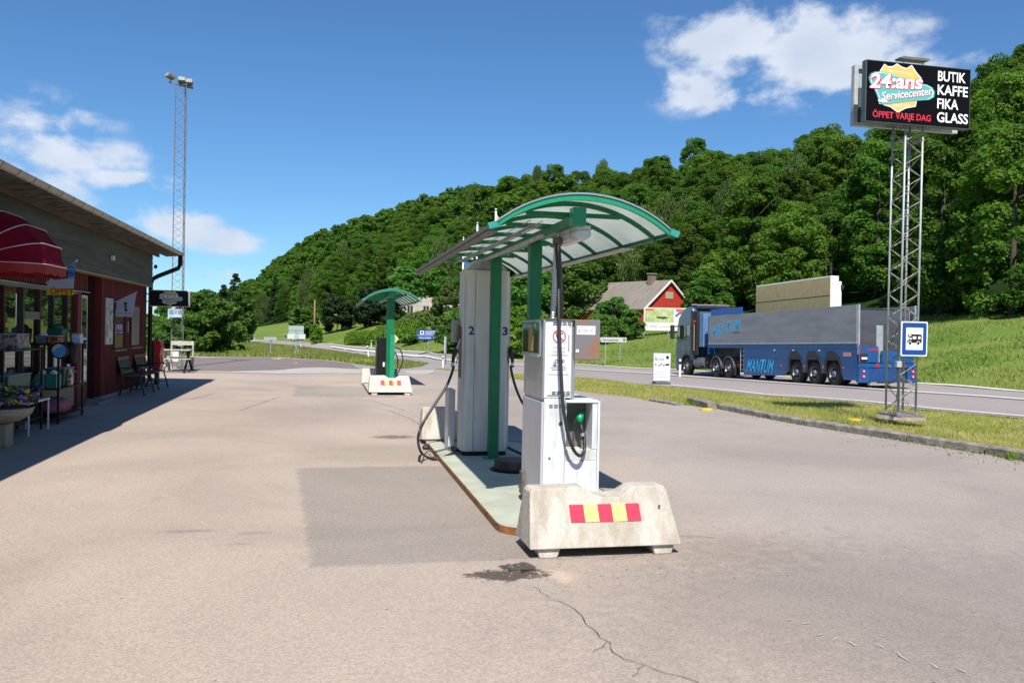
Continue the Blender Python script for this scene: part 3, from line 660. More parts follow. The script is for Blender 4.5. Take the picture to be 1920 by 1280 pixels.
# ------------------------------------------------------------ materials for the pumps
GREEN=mat('green paint',(.004,.155,.062),.45,var=.1,scale=3,spec=.4)
GREENL=mat('light green paint',(.01,.27,.125),.4,var=.08,scale=3)
WHITE=mat('white enamel',(.66,.67,.70),.4,scale=4,col2=(.52,.52,.51),stretch=(3,3,.5),contrast=(.36,.5),detail=9)
LILAC=mat('shaded white enamel',(.50,.49,.53),.45,var=.05,scale=3)  # lilac tint puts the shade of the pump's sides into the enamel colour
PGREY=mat('pale grey enamel',(.56,.56,.53),.5,col2=(.45,.44,.41),scale=2.5,stretch=(7,7,.5),contrast=(.34,.52),detail=9)
ALU=mat('aluminium',(.52,.53,.55),.35,metal=.8,var=.06)
STEEL=mat('galvanised steel',(.42,.46,.47),.5,metal=.35,var=.15,scale=9)
DARK=mat('dark plastic',(.015,.015,.016),.5,var=.1)
BLACKP=mat('black paint',(.010,.010,.012),.5,var=.1,spec=.25)
RUB=mat('black rubber hose',(.028,.029,.032),.45,var=.1)
RUST=mat('rusty steel',(.27,.12,.05),.85,col2=(.16,.155,.165),scale=5,contrast=(.47,.66),detail=10)
RUSTE=mat('rust edge',(.30,.12,.03),.9,col2=(.12,.06,.03),scale=12)
BARR=mat('barrier concrete',(.52,.485,.42),.88,col2=(.38,.33,.26),scale=6,bump=.5,bscale=60,stretch=(1.6,1,.45),contrast=(.36,.60),detail=10)
BARR2=mat('barrier concrete pale',(.56,.54,.49),.85,col2=(.46,.43,.37),scale=6,bump=.3,bscale=50)
ISL=mat('painted island concrete',(.44,.455,.37),.7,col2=(.32,.335,.27),scale=2.2,detail=9,bump=.2)
REDS=mat('red reflective',(.58,.03,.07),.5,var=.04); YELS=mat('yellow reflective',(.80,.68,.20),.5,var=.04)
NAVY=mat('navy print',(.02,.02,.18),.5); REDP=mat('red print',(.62,.03,.03),.5); BLUEP=mat('blue print',(.02,.12,.42),.5); GRYP=mat('grey print',(.32,.34,.40),.6); BLKP=mat('black print',(.012,.012,.014),.5); WHP=mat('white print',(.80,.80,.80),.5,var=.03)
PAPER=mat('white sticker',(.72,.71,.72),.5,var=.04)
GLASSD=mat('dark display glass',(.03,.035,.03),.06,spec=.8)
X_=(1,0,0);Y_=(0,1,0);Z_=(0,0,1)
def disc(mb,c,r,t,n,nrm):
    Q=Vector(nrm).to_track_quat('Z','Y').to_matrix().to_4x4(); mb.lathe([(r,0),(r,t)],c,n,Q); return mb
# ------------------------------------------------------------ concrete barriers
def barrier(label,x,y,w,h,mt,plate=True,k=1.0,group=None):
    t=thing('concrete_barrier',label,'barrier',(x,y,0),0,group)
    z0=.07*k; n=.2*k # outline of the front: corners, notch
    A=[(0.02,z0),(w-.01,z0),(w-.012,z0+.03),(w-.085*k,h-.03),(w-.105*k,h),(w*.705,h),(w*.63,h-.06*k),(w*.60,h-.07*k),(w*.49,h-.07*k),(w*.46,h-.06*k),(w*.375,h),(.06*k,h-.005),(.04*k,h-.03)]
    d0=.0;d1=.47*k; f=lambda z:(z-z0)/(h-z0)
    vs=[];m=len(A)
    for a,b in A: vs.append((a,d0+.13*k*f(b),b))
    for a,b in A: vs.append((a-(0.0),d1-.16*k*f(b),b))
    mb=MB(); mb.add(vs,[tuple(range(m)),tuple(range(m,2*m))[::-1]]+[(i,i+m,(i+1)%m+m,(i+1)%m) for i in range(m)])
    mb.build('body',mt,t,bev=.008)
    for fx in (.10,.84):
        q=MB(); q.add([(fx*w-.02,.02,0),(fx*w+.11*k,.02,0),(fx*w+.11*k,.4*k,0),(fx*w-.02,.4*k,0),(fx*w-.04,.03,z0+.01),(fx*w+.14*k,.03,z0+.01),(fx*w+.14*k,.4*k,z0+.01),(fx*w-.04,.4*k,z0+.01)],[(3,2,1,0),(4,5,6,7),(0,1,5,4),(1,2,6,5),(2,3,7,6),(3,0,4,7)]); q.build('foot',mt,t,bev=.01)
    if plate:
        sl=Vector((0,.13*k,h-z0)).normalized(); bx=w*.285; bw=w*.455; bh=.125*k; zz=z0+.42*(h-z0); base=Vector((0,.13*k*f(zz),zz))
        for i in range(5):
            q=MB(); q.prism([(bx+bw*i/5,0),(bx+bw*(i+1)/5-.0006,0),(bx+bw*(i+1)/5-.0006-.01,bh),(bx+bw*i/5-.01,bh)],base,X_,sl,.002,.006)
            o=q.build('reflector_plate',REDS if i%2==0 else YELS,t); o['label']='red reflective square' if i%2==0 else 'yellow reflective square'
    return t
b=barrier('large pale concrete barrier with notched top nearest the camera, red and yellow plate',1.39,5.77,1.16,.478,BARR)
q=MB(); 
for px_,py_ in ((1010,983),(1236,948),):
    disc(q,atY(px_,py_,5.84),.008,.006,8,(0,-1,.3))
h_=q.build('bolt_hole',DARK,b); h_.matrix_parent_inverse=Matrix.Translation((-1.39,-5.77,0))
barrier('plain concrete barrier behind the tall pump, partly in shade',1.28,11.75,1.15,.50,BARR,False)
barrier('white concrete barrier at the front of the far pump island, red and yellow plate',.97,20.42,1.06,.46,BARR2,True,.95)
barrier('white concrete barrier at the back of the far pump island behind the black pump',.93,23.9,1.08,.46,BARR2,False,.95)
# ------------------------------------------------------------ islands
def island(label,x0,x1,y0,y1,h,r=.25):
    t=thing('pump_island',label,'pump island',(x0,y0,0))
    P=[]
    for cx,cy,a0 in ((x1-x0-r,r,-90),(x1-x0-r,y1-y0-r,0),(r,y1-y0-r,90),(r,r,180)):
        for k in range(6): a=R(a0+18*k); P.append((cx+r*math.cos(a),cy+r*math.sin(a)))
    MB().prism(P,(0,0,0),X_,Y_,-.05,h).build('slab',ISL,t,bev=.006)
    c=[(p[0]+(.012 if p[0]>.5 else -.012),p[1]+(.012 if p[1]>1 else -.012)) for p in P]
    q=MB(); n=len(P)
    for i in range(n):
        a,b2=P[i],P[(i+1)%n]; A,B=c[i],c[(i+1)%n]; z=h+.003
        q.add([(a[0],a[1],z),(b2[0],b2[1],z),(B[0],B[1],z),(A[0],A[1],z),(A[0],A[1],-.02),(B[0],B[1],-.02)],[(0,1,2,3),(3,2,5,4)])
    q.build('steel_edge',RUSTE,t); return t
island('pale green painted concrete pump island with a rusty steel edge',1.36,2.66,6.45,11.65,.055)
island('small concrete base of the far pump island between two white barriers',1.0,2.0,20.85,23.8,.055,.1)
# ------------------------------------------------------------ canopy
POLY=bpy.data.materials.new('translucent roof panel'); POLY.use_nodes=True; nt=POLY.node_tree; bs=nt.nodes['Principled BSDF']; bs.inputs['Base Color'].default_value=(.72,.74,.72,1); bs.inputs['Roughness'].default_value=.5
n_=N(nt,'ShaderNodeTexNoise',i_Scale=4.,i_Detail=6.); t_=N(nt,'ShaderNodeTexCoord'); L(nt,t_.outputs['Object'],n_.inputs['Vector'])
x_=N(nt,'ShaderNodeMix',data_type='RGBA'); L(nt,n_.outputs[0],x_.inputs[0]); x_.inputs[6].default_value=(.62,.66,.62,1); x_.inputs[7].default_value=(.86,.90,.87,1); L(nt,x_.outputs[2],bs.inputs[0])
tr_=N(nt,'ShaderNodeBsdfTranslucent'); L(nt,x_.outputs[2],tr_.inputs[0]); mx_=N(nt,'ShaderNodeMixShader'); mx_.inputs[0].default_value=.58; L(nt,bs.outputs[0],mx_.inputs[1]); L(nt,tr_.outputs[0],mx_.inputs[2]); L(nt,mx_.outputs[0],nt.nodes['Material Output'].inputs[0])
GUT=mat('weathered grey flashing',(.20,.18,.155),.7,var=.15,scale=5)
def canopy(label,cx,y0,y1,w,ze,rise,cols,ties,colw,base_z,lit=GREEN,lamp=True,group=None):
    t=thing('fuel_canopy',label,'canopy',(cx,y0,0),0,group); Ln=y1-y0; hw=w/2; n=20
    rad=(hw*hw+rise*rise)/(2*rise); z=lambda x:ze+math.sqrt(rad*rad-x*x)-(rad-rise)
    xs=[-hw+w*i/n for i in range(n+1)]
    mb=MB(); 
    for k,(dz) in enumerate((0,.008)): mb.v+= [(x,yy,z(x)+dz) for yy in (0,Ln) for x in xs]
    m=n+1
    for i in range(n): mb.f+=[(i,i+1,i+1+m,i+m),(i+2*m,i+3*m,i+1+3*m,i+1+2*m)]
    mb.f+=[(0,m,3*m,2*m),(n,n+2*m,n+3*m,n+m)]+[(i,i+2*m,i+1+2*m,i+1) for i in range(n)]+[(i+m,i+1+m,i+1+3*m,i+3*m) for i in range(n)]
    mb.build('roof_panel',POLY,t,smooth=False)
    def arc(yc,wd,hh,m_,nm):
        q=MB()
        for i in range(n):
            a,b=xs[i],xs[i+1]; q.add([(a,yc,z(a)-.002),(b,yc,z(b)-.002),(b,yc+wd,z(b)-.002),(a,yc+wd,z(a)-.002),(a,yc,z(a)-hh),(b,yc,z(b)-hh),(b,yc+wd,z(b)-hh),(a,yc+wd,z(a)-hh)],[(0,1,2,3),(7,6,5,4),(0,4,5,1),(3,2,6,7)])
        q.add([(xs[0],yc,z(xs[0])-.002),(xs[0],yc+wd,z(xs[0])-.002),(xs[0],yc+wd,z(xs[0])-hh),(xs[0],yc,z(xs[0])-hh),(xs[-1],yc,z(xs[-1])-.002),(xs[-1],yc+wd,z(xs[-1])-.002),(xs[-1],yc+wd,z(xs[-1])-hh),(xs[-1],yc,z(xs[-1])-hh)],[(0,1,2,3),(7,6,5,4)])
        return q.build(nm,m_,t)
    arc(-.035,.033,.045,GREENL,'end_arch')
    q=MB()
    for i in range(n): 
        a,b=xs[i],xs[i+1]; q.add([(a,-.045,z(a)),(b,-.045,z(b)),(b,.05,z(b)+.014),(a,.05,z(a)+.014),(a,-.045,z(a)+.014),(b,-.045,z(b)+.014)],[(0,1,5,4),(4,5,2,3)])
    q.build('end_flashing',ALU,t)
    for i,yy in enumerate(ties):
        zt=ze+rise*.62; xt=max(x for x in np.linspace(0,hw,60) if z(x)-.03>zt)
        arc(yy-y0+.05,.03,.04,lit,'rib'); MB().box(-xt,xt,yy-y0,yy-y0+.04,zt-.035,zt).build('tie_bar',lit,t)
    zb=ze+rise*.62-.036
    yb=ties[0]-y0-.14; MB().box(-.045,.045,yb,Ln-.3,zb-.075,zb).build('ridge_beam',lit,t,bev=.004)
    MB().box(-.055,.055,yb-.02,yb+.10,zb-.085,zb+.06).build('end_block',GREENL,t,bev=.004)
    for s,m2 in ((-1,GUT),(1,lit)):
        q=MB(); q.bar((s*(hw+.005),-.03,z(hw)-.005),(s*(hw+.005),Ln,z(hw)-.005),.03,.035); q.build('edge_rail',m2,t)
    q=MB(); q.box(-hw-.02,-hw+.05,.02,Ln+.02,z(hw)-.045,z(hw)-.036,Matrix.Identity(4)); q.build('gutter_board',GUT,t)
    q=MB(); q.box(hw-.10,hw+.01,.9,Ln+.02,z(hw)-.05,z(hw)-.04); q.build('gutter_board',mat('pale flashing',(.5,.5,.48),.6),t)
    for s in (-1,1): MB().bar((s*(hw-.03),-.04,z(hw)+.005),(s*(hw+.04),-.04,z(hw)-.015),.05,.05).build('corner_cap',mat('teal cap',(.03,.30,.24),.5),t)
    for i,yc in enumerate(cols):
        q=MB().box(-colw/2,colw/2,yc-y0-colw/2,yc-y0+colw/2,base_z+.012,zb-.076); c=q.build('post',lit,t,bev=.006)
        q=MB().box(-colw*.9,colw*.9,yc-y0-colw*.8,yc-y0+colw*.8,base_z,base_z+.012); q.build('foot_plate',GREENL,c)
        q=MB()
        for a in (-1,1): disc(q,(a*colw*.75,yc-y0-colw*.6,base_z+.012),.012,.025,6,Z_)
        q.build('anchor_bolt',STEEL,c)
    return t,zb,yb,z
ca,zb,yb,zf=canopy('long arched canopy with green ribs and milky panels over the near pump island',1.975,6.5,12.2,1.48,2.41,.27,(8.12,10.08,11.9),(6.78,7.57,8.39,9.2,10.02,10.9,11.8),.118,.055)
# cable tray along the beam
q=MB(); q.box(-.12,-.085,.95,5.2,zb-.105,zb-.075); q.build('cable_trunking',mat('grey trunking',(.45,.43,.38),.5),ca)
q=MB()
for xx in (-.25,-.20,-.16): q.tube([(xx,.75,zb-.02),(xx,5.2,zb-.02)],.004,5)
for xx in (-.26,-.15): q.tube([(xx,.75,zb+.02),(xx,5.2,zb+.02)],.004,5)
for k in range(46): y=.75+k*.097; q.tube([(-.26,y,zb+.02),(-.25,y,zb-.02),(-.16,y,zb-.02),(-.15,y,zb+.02)],.003,4)
q.build('cable_tray',STEEL,ca)
q=MB(); q.tube([(-.205,.9,zb-.008),(-.19,2.5,zb-.01),(-.205,5.2,zb-.008)],.012,6); q.build('cable',mat('green cable',(.03,.12,.08),.6),ca)
# strip lamp
LAMPB=mat('milky lamp cover',(.62,.63,.62),.12,var=.08); 
l=thing('strip_lamp','clear plastic strip lamp hung under the near end of the arched canopy','lamp',(2.04,6.72,2.385))
prof=[(math.cos(a)*.072,math.sin(a)*.066) for a in [R(k*20-170) for k in range(9)]]
q=MB().prism([(x,y+.03) for x,y in prof]+[(.06,.05),(-.06,.05)],(0,0,0),(-1,0,0),Z_,0,.62); q.build('cover',LAMPB,l,bev=.01,smooth=False)
MB().box(-.062,.062,.0,.62,.05,.085).build('housing',PGREY,l,bev=.005)
q=MB(); q.tube([(-.0,.03,.03),(.0,.59,.03)],.013,8); q.build('tube',mat('lamp tube',(.75,.75,.72),.3),l)
for yy in (.15,.47):
    for xx in (-.082,.072): MB().box(xx,xx+.01,yy,yy+.02,0.0,.07).build('clip',ALU,l)
# ------------------------------------------------------------ near pump
p=thing('fuel_pump','white single petrol pump with tall hose mast, green nozzle and rusty open door','fuel pump',(0,0,0)); PX0,PX1=1.775,2.27; PY0,PY1=6.95,7.66; XM=2.03
p.location=(PX0,PY0,.10)
def loc(v): return Vector(v)-Vector((PX0,PY0,.10))
def pb(name,m,x0,x1,y0,y1,z0,z1,bev=.004,par=None):
    o=MB().box(x0-PX0,x1-PX0,y0-PY0,y1-PY0,z0-.10,z1-.10).build(name,m,par or p,bev=bev); return o
pb('plinth',mat('grimy steel',(.16,.15,.13),.8,var=.3,scale=8),PX0+.02,PX1-.02,PY0+.02,PY1-.02,.055,.22)
pb('side_cover',LILAC,PX0,PX0+.02,PY0+.005,PY1,.18,1.0)
pb('rear_cover',LILAC,PX0+.021,PX1,PY1-.02,PY1,.18,1.0)
# lower cabinet: left leaf, right leaf with nozzle recess
pb('lower_door',WHITE,PX0+.021,XM-.05,PY0,PY1-.03,.18,1.03)
rx0,rx1=XM-.045,PX1; NZ0,NZ1=.60,.995
pb('nozzle_panel',WHITE,rx0,rx1,PY0+.004,PY1-.03,.18,.50)
pb('recess_sill',PGREY,rx0,rx1,PY0+.012,PY0+.3,.502,NZ0-.002)
pb('recess_wall',PGREY,rx0,rx0+.012,PY0+.01,PY0+.25,NZ0,NZ1)
pb('recess_wall',WHITE,rx1-.045,rx1,PY0+.01,PY0+.27,NZ0,NZ1)
pb('recess_back',mat('dim steel',(.13,.125,.115),.6),rx0+.012,rx1-.046,PY0+.20,PY0+.25,NZ0,NZ1)
pb('upper_body',LILAC,rx0,rx1,PY0+.27,PY1-.03,.505,NZ1)
pb('top_sheet',WHITE,rx0,rx1,PY0+.0,PY1,NZ1+.001,1.02)
pb('corner_trim',WHITE,rx1+.001,rx1+.02,PY0-.004,PY0+.03,.16,1.01)
# upper column
pb('column_side',ALU,PX0+.001,PX0+.019,PY0+.0,PY1-.02,1.03,1.69)
pb('column',WHITE,PX0+.02,XM,PY0+.012,PY1-.2,1.035,1.69)
pb('column_post',ALU,XM+.002,XM+.04,PY0+.04,PY0+.3,1.025,1.69)
pb('upper_door',WHITE,PX0+.045,XM-.022,PY0+.002,PY0+.011,1.395,1.675,.002)
pb('middle_door',WHITE,PX0+.045,XM-.022,PY0+.002,PY0+.011,1.235,1.392,.002)
pb('lower_panel',WHITE,PX0+.045,XM-.022,PY0+.002,PY0+.011,1.06,1.23,.002)
pb('head_frame',ALU,PX0-.016,PX0,PY0+.05,PY1,1.38,1.70)
pb('display_glass',GLASSD,PX0-.020,PX0-.0165,PY0+.09,PY1-.04,1.41,1.61,.001)
pb('display_header',GREEN,PX0-.020,PX0-.0165,PY0+.09,PY1-.04,1.612,1.675,.001)
pb('taped_note',mat('cardboard note',(.48,.33,.13),.8,var=.15),PX0-.023,PX0-.0205,PY0+.27,PY0+.44,1.42,1.625,.001)
pb('display_sill',ALU,PX0-.03,PX0-.017,PY0+.06,PY1,1.375,1.395,.002)
pb('head_top',mat('rusty top',(.20,.13,.09),.8,var=.2,scale=10),PX0-.016,XM+.04,PY0+.0,PY1,1.691,1.702,.002)
text('BENSIN 95',WHP,p,loc((PX0-.021,PY1-.06,1.625)),(0,-1,0),Z_,.035,w=.5)
# vents
for za,zc,x0,st,y in ((1.652,1.668,.085,.042,-.0015),(1.068,1.083,.085,.042,-.0015),(.955,.972,.062,.045,-.0035)):
    q=MB()
    for zz in (za,zc):
        for k in range(4): q.box(x0+k*st,x0+.033+k*st,y,y+.0045,zz-.1,zz-.1+.007)
    q.build('vent_grille',DARK,p)
q=MB(); disc(q,(.105,-.001,1.33-.1),.013,.012,12,(0,-1,0)); q.build('lock',STEEL,p)
q=MB(); disc(q,(.165,-.001,.82-.1),.017,.004,14,(0,-1,0)); disc(q,(.075,-.001,.53-.1),.009,.006,10,(0,-1,0)); q.build('hole_plug',mat('brass plug',(.12,.10,.06),.5),p)
q=MB().box(.218,.228,-.006,.002,1.31+.13-.1+.0,1.31+.26-.1); q.build('handle',STEEL,p)
# stickers
q=MB().box(.075,.205,-.0012,.0018,1.40-.1,1.625-.1); st=q.build('warning_sticker',PAPER,p)
cx,cz=.14,1.555-.1; q=MB()
for k in range(28):
    a,b_=2*math.pi*k/28,2*math.pi*(k+1)/28; r1,r2=.058,.047
    q.add([(cx+r1*math.cos(a),-.0022,cz+r1*math.sin(a)),(cx+r1*math.cos(b_),-.0022,cz+r1*math.sin(b_)),(cx+r2*math.cos(b_),-.0022,cz+r2*math.sin(b_)),(cx+r2*math.cos(a),-.0022,cz+r2*math.sin(a))],[(0,1,2,3)])
q.add([(cx-.044,-.0023,cz+.036),(cx-.036,-.0023,cz+.044),(cx+.044,-.0023,cz-.036),(cx+.036,-.0023,cz-.044)],[(0,1,2,3)])
q.build('prohibition_ring',REDP,st)
q=MB()
for (a,b_,w_,h__) in ((-.03,-.005,.03,.02),(-.02,-.03,.012,.03),(.0,-.028,.012,.022),(-.012,.012,.02,.016),(.01,.02,.02,.012)): q.box(cx+a,cx+a+w_,-.0019,-.0016,cz+b_,cz+b_+h__)
q.build('pictogram',BLUEP,st)
text('Förbjudet',BLUEP,st,(.09,-.0013,1.452-.1),X_,Z_,.016,w=.10,t=.0006)
q=MB()
for zz in (1.436,1.424,1.412): q.box(.085,.195,-.0019,-.0016,zz-.1,zz-.096)
q.build('small_print',GRYP,st)
text('OBS!',NAVY,p,(.105,.0005,1.345-.1-.01),X_,Z_,.028,w=.085,bold=.01,t=.003)
q=MB()
for i,zz in enumerate((1.312,1.296,1.281)): q.box(.08-.012*(i==1),.20+.012*(i==1),.0006,.0014,zz-.11,zz-.106)
q.build('small_print',NAVY,p)
# open rusty door
d_=MB().box(XM+.022-PX0,2.275-PX0,-.005,.02,1.36-.1,1.70-.1).build('open_door',RUST,p,bev=.006); d_['label']='rusty grey door swung open to the right'
q=MB().box(.29,.455,-.0075,-.0055,1.575-.1,1.65-.1); q.build('grade_label',PAPER,d_)
text('BLYFRI 95',GRYP,d_,(.302,-.0078,1.592-.1),X_,Z_,.03,w=.135,t=.001)
q=MB().box(.285,.312,-.0085,-.0055,1.425-.1,1.45-.1); q.build('lock_plate',PAPER,d_)
# mast and hose
mx=.15; q=MB(); N_=60; q.tube([(mx-.028+.02*k/N_,.16,1.6+.67*k/N_) for k in range(N_+1)],[.021+.0035*(k%2) for k in range(N_+1)],12); q.build('spring_mast',ALU,p,smooth=False)
q=MB(); q.tube([(mx+.06,.2,1.6),(mx+.045,.19,1.95),(mx+.018,.17,2.25)],[.022,.017,.013],10); q.build('rear_mast',mat('brown steel',(.10,.085,.075),.5),p,smooth=True)
q=MB(); q.lathe([(.03,0),(.046,.015),(.046,.06),(.03,.075)],(mx,.15,2.235),12); q.build('mast_head',mat('brown steel',(.10,.085,.075),.5),p)
def bez(P,n=14):
    out=[]; 
    for i in range(len(P)-1):
        p0=Vector(P[max(i-1,0)]);p1=Vector(P[i]);p2=Vector(P[i+1]);p3=Vector(P[min(i+2,len(P)-1)])
        for k in range(n):
            t=k/n; out.append(.5*((2*p1)+(p2-p0)*t+(2*p0-5*p1+4*p2-p3)*t*t+(3*p1-p0-3*p2+p3)*t**3))
    out.append(Vector(P[-1])); return out
hp=[(1042,455,7.08),(1047,520,7.0),(1048,600,6.90),(1052,700,6.84),(1056,760,6.82),(1064,810,6.83),(1075,842,6.85),(1087,854,6.88),(1095,846,6.93),(1096,828,6.96),(1094,812,6.99)]
q=MB(); q.tube(bez([loc(atY(*a)) for a in hp],8),.0148,10); q.build('hose',RUB,p,smooth=True)
nz=MB(); nz.tube([loc(atY(1094,824,6.97)),loc(atY(1091,805,7.0)),loc(atY(1088,790,7.03))],[.017,.016,.019],10); no=nz.build('nozzle',DARK,p,smooth=True)
q=MB(); q.tube([loc(atY(1093,818,6.972)),loc(atY(1091.5,812,6.98))],.0185,12); q.build('collar',ALU,no)
q=MB(); q.tube([loc(atY(1087,792,7.03)),loc(atY(1087,784,7.04)),loc(atY(1089,777,7.06)),loc(atY(1092,772,7.10))],[.026,.032,.031,.018],12); q.build('guard',mat('nozzle green',(.0,.30,.10),.4),no,smooth=True)
q=MB(); q.tube([loc(atY(1079,783,7.05)),loc(atY(1077,796,7.03)),loc(atY(1080,806,7.02))],.006,6); q.build('trigger',DARK,no)
q=MB().box(-.03,-.002,.55,.66,.02,.22); q.build('pipe_bracket',mat('grimy steel',(.16,.15,.13),.8),p)
# ------------------------------------------------------------ tall pump
T=thing('tall_fuel_pump','tall grey double fuel pump numbered 2 and 3 with black hoses on both sides','fuel pump',(1.645,10.3,.055))
def tl(v): return Vector(v)-Vector((1.645,10.3,.055))
W_=.55; H_=2.22
pr=[(.03,.0),(W_-.03,0),(W_,.03),(W_,.5),(.0,.5),(0,.03)]
MB().prism([(a*.985+.004,b_+.01) for a,b_ in pr],(0,0,0),X_,Y_,0.0,.05).build('plinth',BLACKP,T)
MB().prism(pr,(0,0,.052),X_,Y_,0,H_).build('cabinet',PGREY,T,bev=.004)
q=MB().box(.125,.435,-.006,0,.056,H_+.04); q.build('front_panel',PGREY,T,bev=.002)
q=MB()
for xx in (.120,.437): q.box(xx,xx+.004,-.003,0,.06,H_+.04)
q.build('panel_gap',DARK,T)
q=MB()
for zz in (.45,1.1,1.25,1.9):
    for xx in (.138,.448): disc(q,(xx,-.006,zz),.007,.004,8,(0,-1,0))
q.build('screw',STEEL,T)
text('2',NAVY,T,(.045,-.002,1.48),X_,Z_,.105,w=.07,bold=.03,t=.003); text('3',NAVY,T,(.465,-.002,1.48),X_,Z_,.105,w=.07,bold=.03,t=.003)
s_=MB().box(.305,.375,-.0085,-.0065,1.43,1.66).build('warning_sticker',PAPER,T)
q=MB()
for k in range(16):
    a,b_=2*math.pi*k/16,2*math.pi*(k+1)/16
    for cx_ in (.322,.352): q.add([(cx_+.016*math.cos(a),-.0092,1.61+.016*math.sin(a)),(cx_+.016*math.cos(b_),-.0092,1.61+.016*math.sin(b_)),(cx_+.012*math.cos(b_),-.0092,1.61+.012*math.sin(b_)),(cx_+.012*math.cos(a),-.0092,1.61+.012*math.sin(a))],[(0,1,2,3)])
q.build('prohibition_ring',REDP,s_)
q=MB(); 
for k in range(5): q.box(.312,.368,-.0092,-.0087,1.47+k*.02,1.474+k*.02)
q.build('small_print',GRYP,s_)
BRN=mat('brown hose panel',(.16,.125,.11),.7,var=.15)
MB().box(-.028,-.001,.04,.30,.06,H_-.02).build('side_frame',PGREY,T,bev=.003)
MB().box(-.034,-.0285,.06,.28,.95,1.58).build('hose_panel',BRN,T,bev=.002)
q=MB().box(-.035,-.0285,.06,.28,.55,.94); q.build('side_panel',PGREY,T)
MB().box(W_+.001,W_+.02,.04,.45,.06,H_-.02).build('side_frame',PGREY,T,bev=.003)
# display box and low hydraulic box on the left
dbx=MB().box(-.10,-.036,.22,.52,1.38,1.66).build('display_box',mat('grey housing',(.30,.31,.32),.5),T,bev=.006)
MB().box(-.07,-.04,.2175,.2198,1.40,1.60).build('display_window',mat('amber window',(.28,.20,.05),.3),dbx)
MB().box(-.125,-.04,.42,.74,.0,.78).build('lower_box',LILAC,T,bev=.008)
MB().box(-.122,-.043,.415,.43,.0,.06).build('lower_plinth',mat('grimy steel',(.16,.15,.13),.8),T)
MB().prism([(.0,0),(W_,0),(W_-.10,.10),(W_-.3,.15),(.1,.11)],(0,.12,H_+.055),X_,Z_,-.35,0).build('top_housing',mat('crumpled foil',(.45,.46,.47),.4,metal=.3,bump=.8,bscale=20),T,bev=.02)
def nozzle(side,px,py,Y):
    a=tl(atY(px,py,Y)); q=MB(); s=side
    q.tube([a+Vector((0,0,.03)),a+Vector((-.00*s,-.01,-.03)),a+Vector((-.02*s,-.02,-.1)),a+Vector((-.03*s,-.02,-.22))],[.018,.03,.022,.016],10)
    o=q.build('nozzle',DARK,T,smooth=True)
    q=MB(); q.tube([a+Vector((.02*s,.0,.02)),a+Vector((.05*s,.01,.08)),a+Vector((.07*s,.02,.13))],[.013,.010,.009],8); q.build('spout',ALU,o,smooth=True)
    q=MB(); q.tube([a+Vector((.0,-.0,-.04)),a+Vector((.035*s,-.0,-.1)),a+Vector((.02*s,-.01,-.17))],.006,6); q.build('trigger',DARK,o)
    q=MB(); q.tube([a+Vector((-.025*s,-.02,-.16)),a+Vector((-.028*s,-.02,-.2))],.019,10); q.build('collar',ALU,o)
    return a+Vector((-.03*s,-.02,-.2))
e=nozzle(1,853,655,10.32)
hs=[e]+[tl(atY(*v)) for v in ((850,690,10.3),(838,722,10.25),(815,758,10.15),(795,790,10.05),(784,820,9.98)) ]+[tl(g(790,848,.03)),tl(g(812,860,.02)),tl(atY(840,853,10.35)),tl(atY(860,841,10.5))]
q=MB(); q.tube(bez(hs,8),.0165,10); q.build('hose',RUB,T,smooth=True)
e=nozzle(-1,957,655,10.32)
hs=[e]+[tl(atY(*v)) for v in ((958,690,10.35),(965,720,10.3),(976,748,10.3),(992,775,10.2),(1000,800,10.2),(1000,835,10.1),(985,851,10.0),(965,845,10.2),(949,836,10.4))]
q=MB(); q.tube(bez(hs,8),.0165,10); q.build('hose',RUB,T,smooth=True)
q=MB(); q.tube(bez([g(858,838,.11),g(835,841,.112),g(815,846,.112),g(800,846,.015),g(790,868,.01)],6),.006,6); tag(q.build('loose_cable',RUB,None,smooth=True),'thin black cable lying over the island edge below the tall pump','cable')
tag(MB().lathe([(.05,0),(.06,.03),(.04,.06),(.02,.07)],(*g(800,842,0).xy,0),8).build('black_plug',DARK),'small black plug lying on the ground beside the plain barrier','plug')
# manhole cover
mh=thing('tank_cover','round black tank cover with rusty top on the island beside the green post','manhole cover',(2.045,9.22,.055))
MB().lathe([(.255,0),(.26,.012),(.235,.02)],n=32).build('rim',BLACKP,mh)
MB().lathe([(.215,.02),(.215,.105),(.205,.112),(.18,.108),(.17,.112),(.01,.112)],n=32).build('cover',mat('cast iron',(.035,.03,.028),.6,col2=(.10,.06,.04),scale=9),mh)
# ------------------------------------------------------------ far canopy and black pump
canopy('smaller looking arched green canopy over the far pump island',1.65,22.4,28.2,1.46,2.33,.27,(23.0,),(22.7,23.5,24.3,25.2,26.1,27.0,27.8),.20,.055,GREEN)
lb=MB().box(1.64,1.765,22.83,22.868,.12,1.42).build('front_strip',GREENL); tag(lb,'lighter green front strip standing against the far canopy post','front strip')  # lighter green box on the lower front of the far post
bp=thing('black_fuel_pump','slim black fuel pump with hose loops beside the far canopy post','fuel pump',(1.42,23.15,.055))
MB().box(-.11,.14,0,.6,0,1.28).build('cabinet',BLACKP,bp,bev=.01)
MB().box(-.112,-.11,.06,.5,.7,1.2).build('display',GLASSD,bp); MB().box(.06,.11,-.006,-.001,.50,.62).build('label_plate',PAPER,bp)
q=MB(); 
q.tube(bez([(.15,.2,1.05),(.50,.15,.98),(.60,.1,.65),(.45,.1,.28),(.38,.12,.1)],8),.018,8); q.tube(bez([(.15,.4,.95),(.42,.3,.85),(.48,.25,.5),(.36,.2,.22)],8),.018,8)
q.build('hose',RUB,bp,smooth=True)
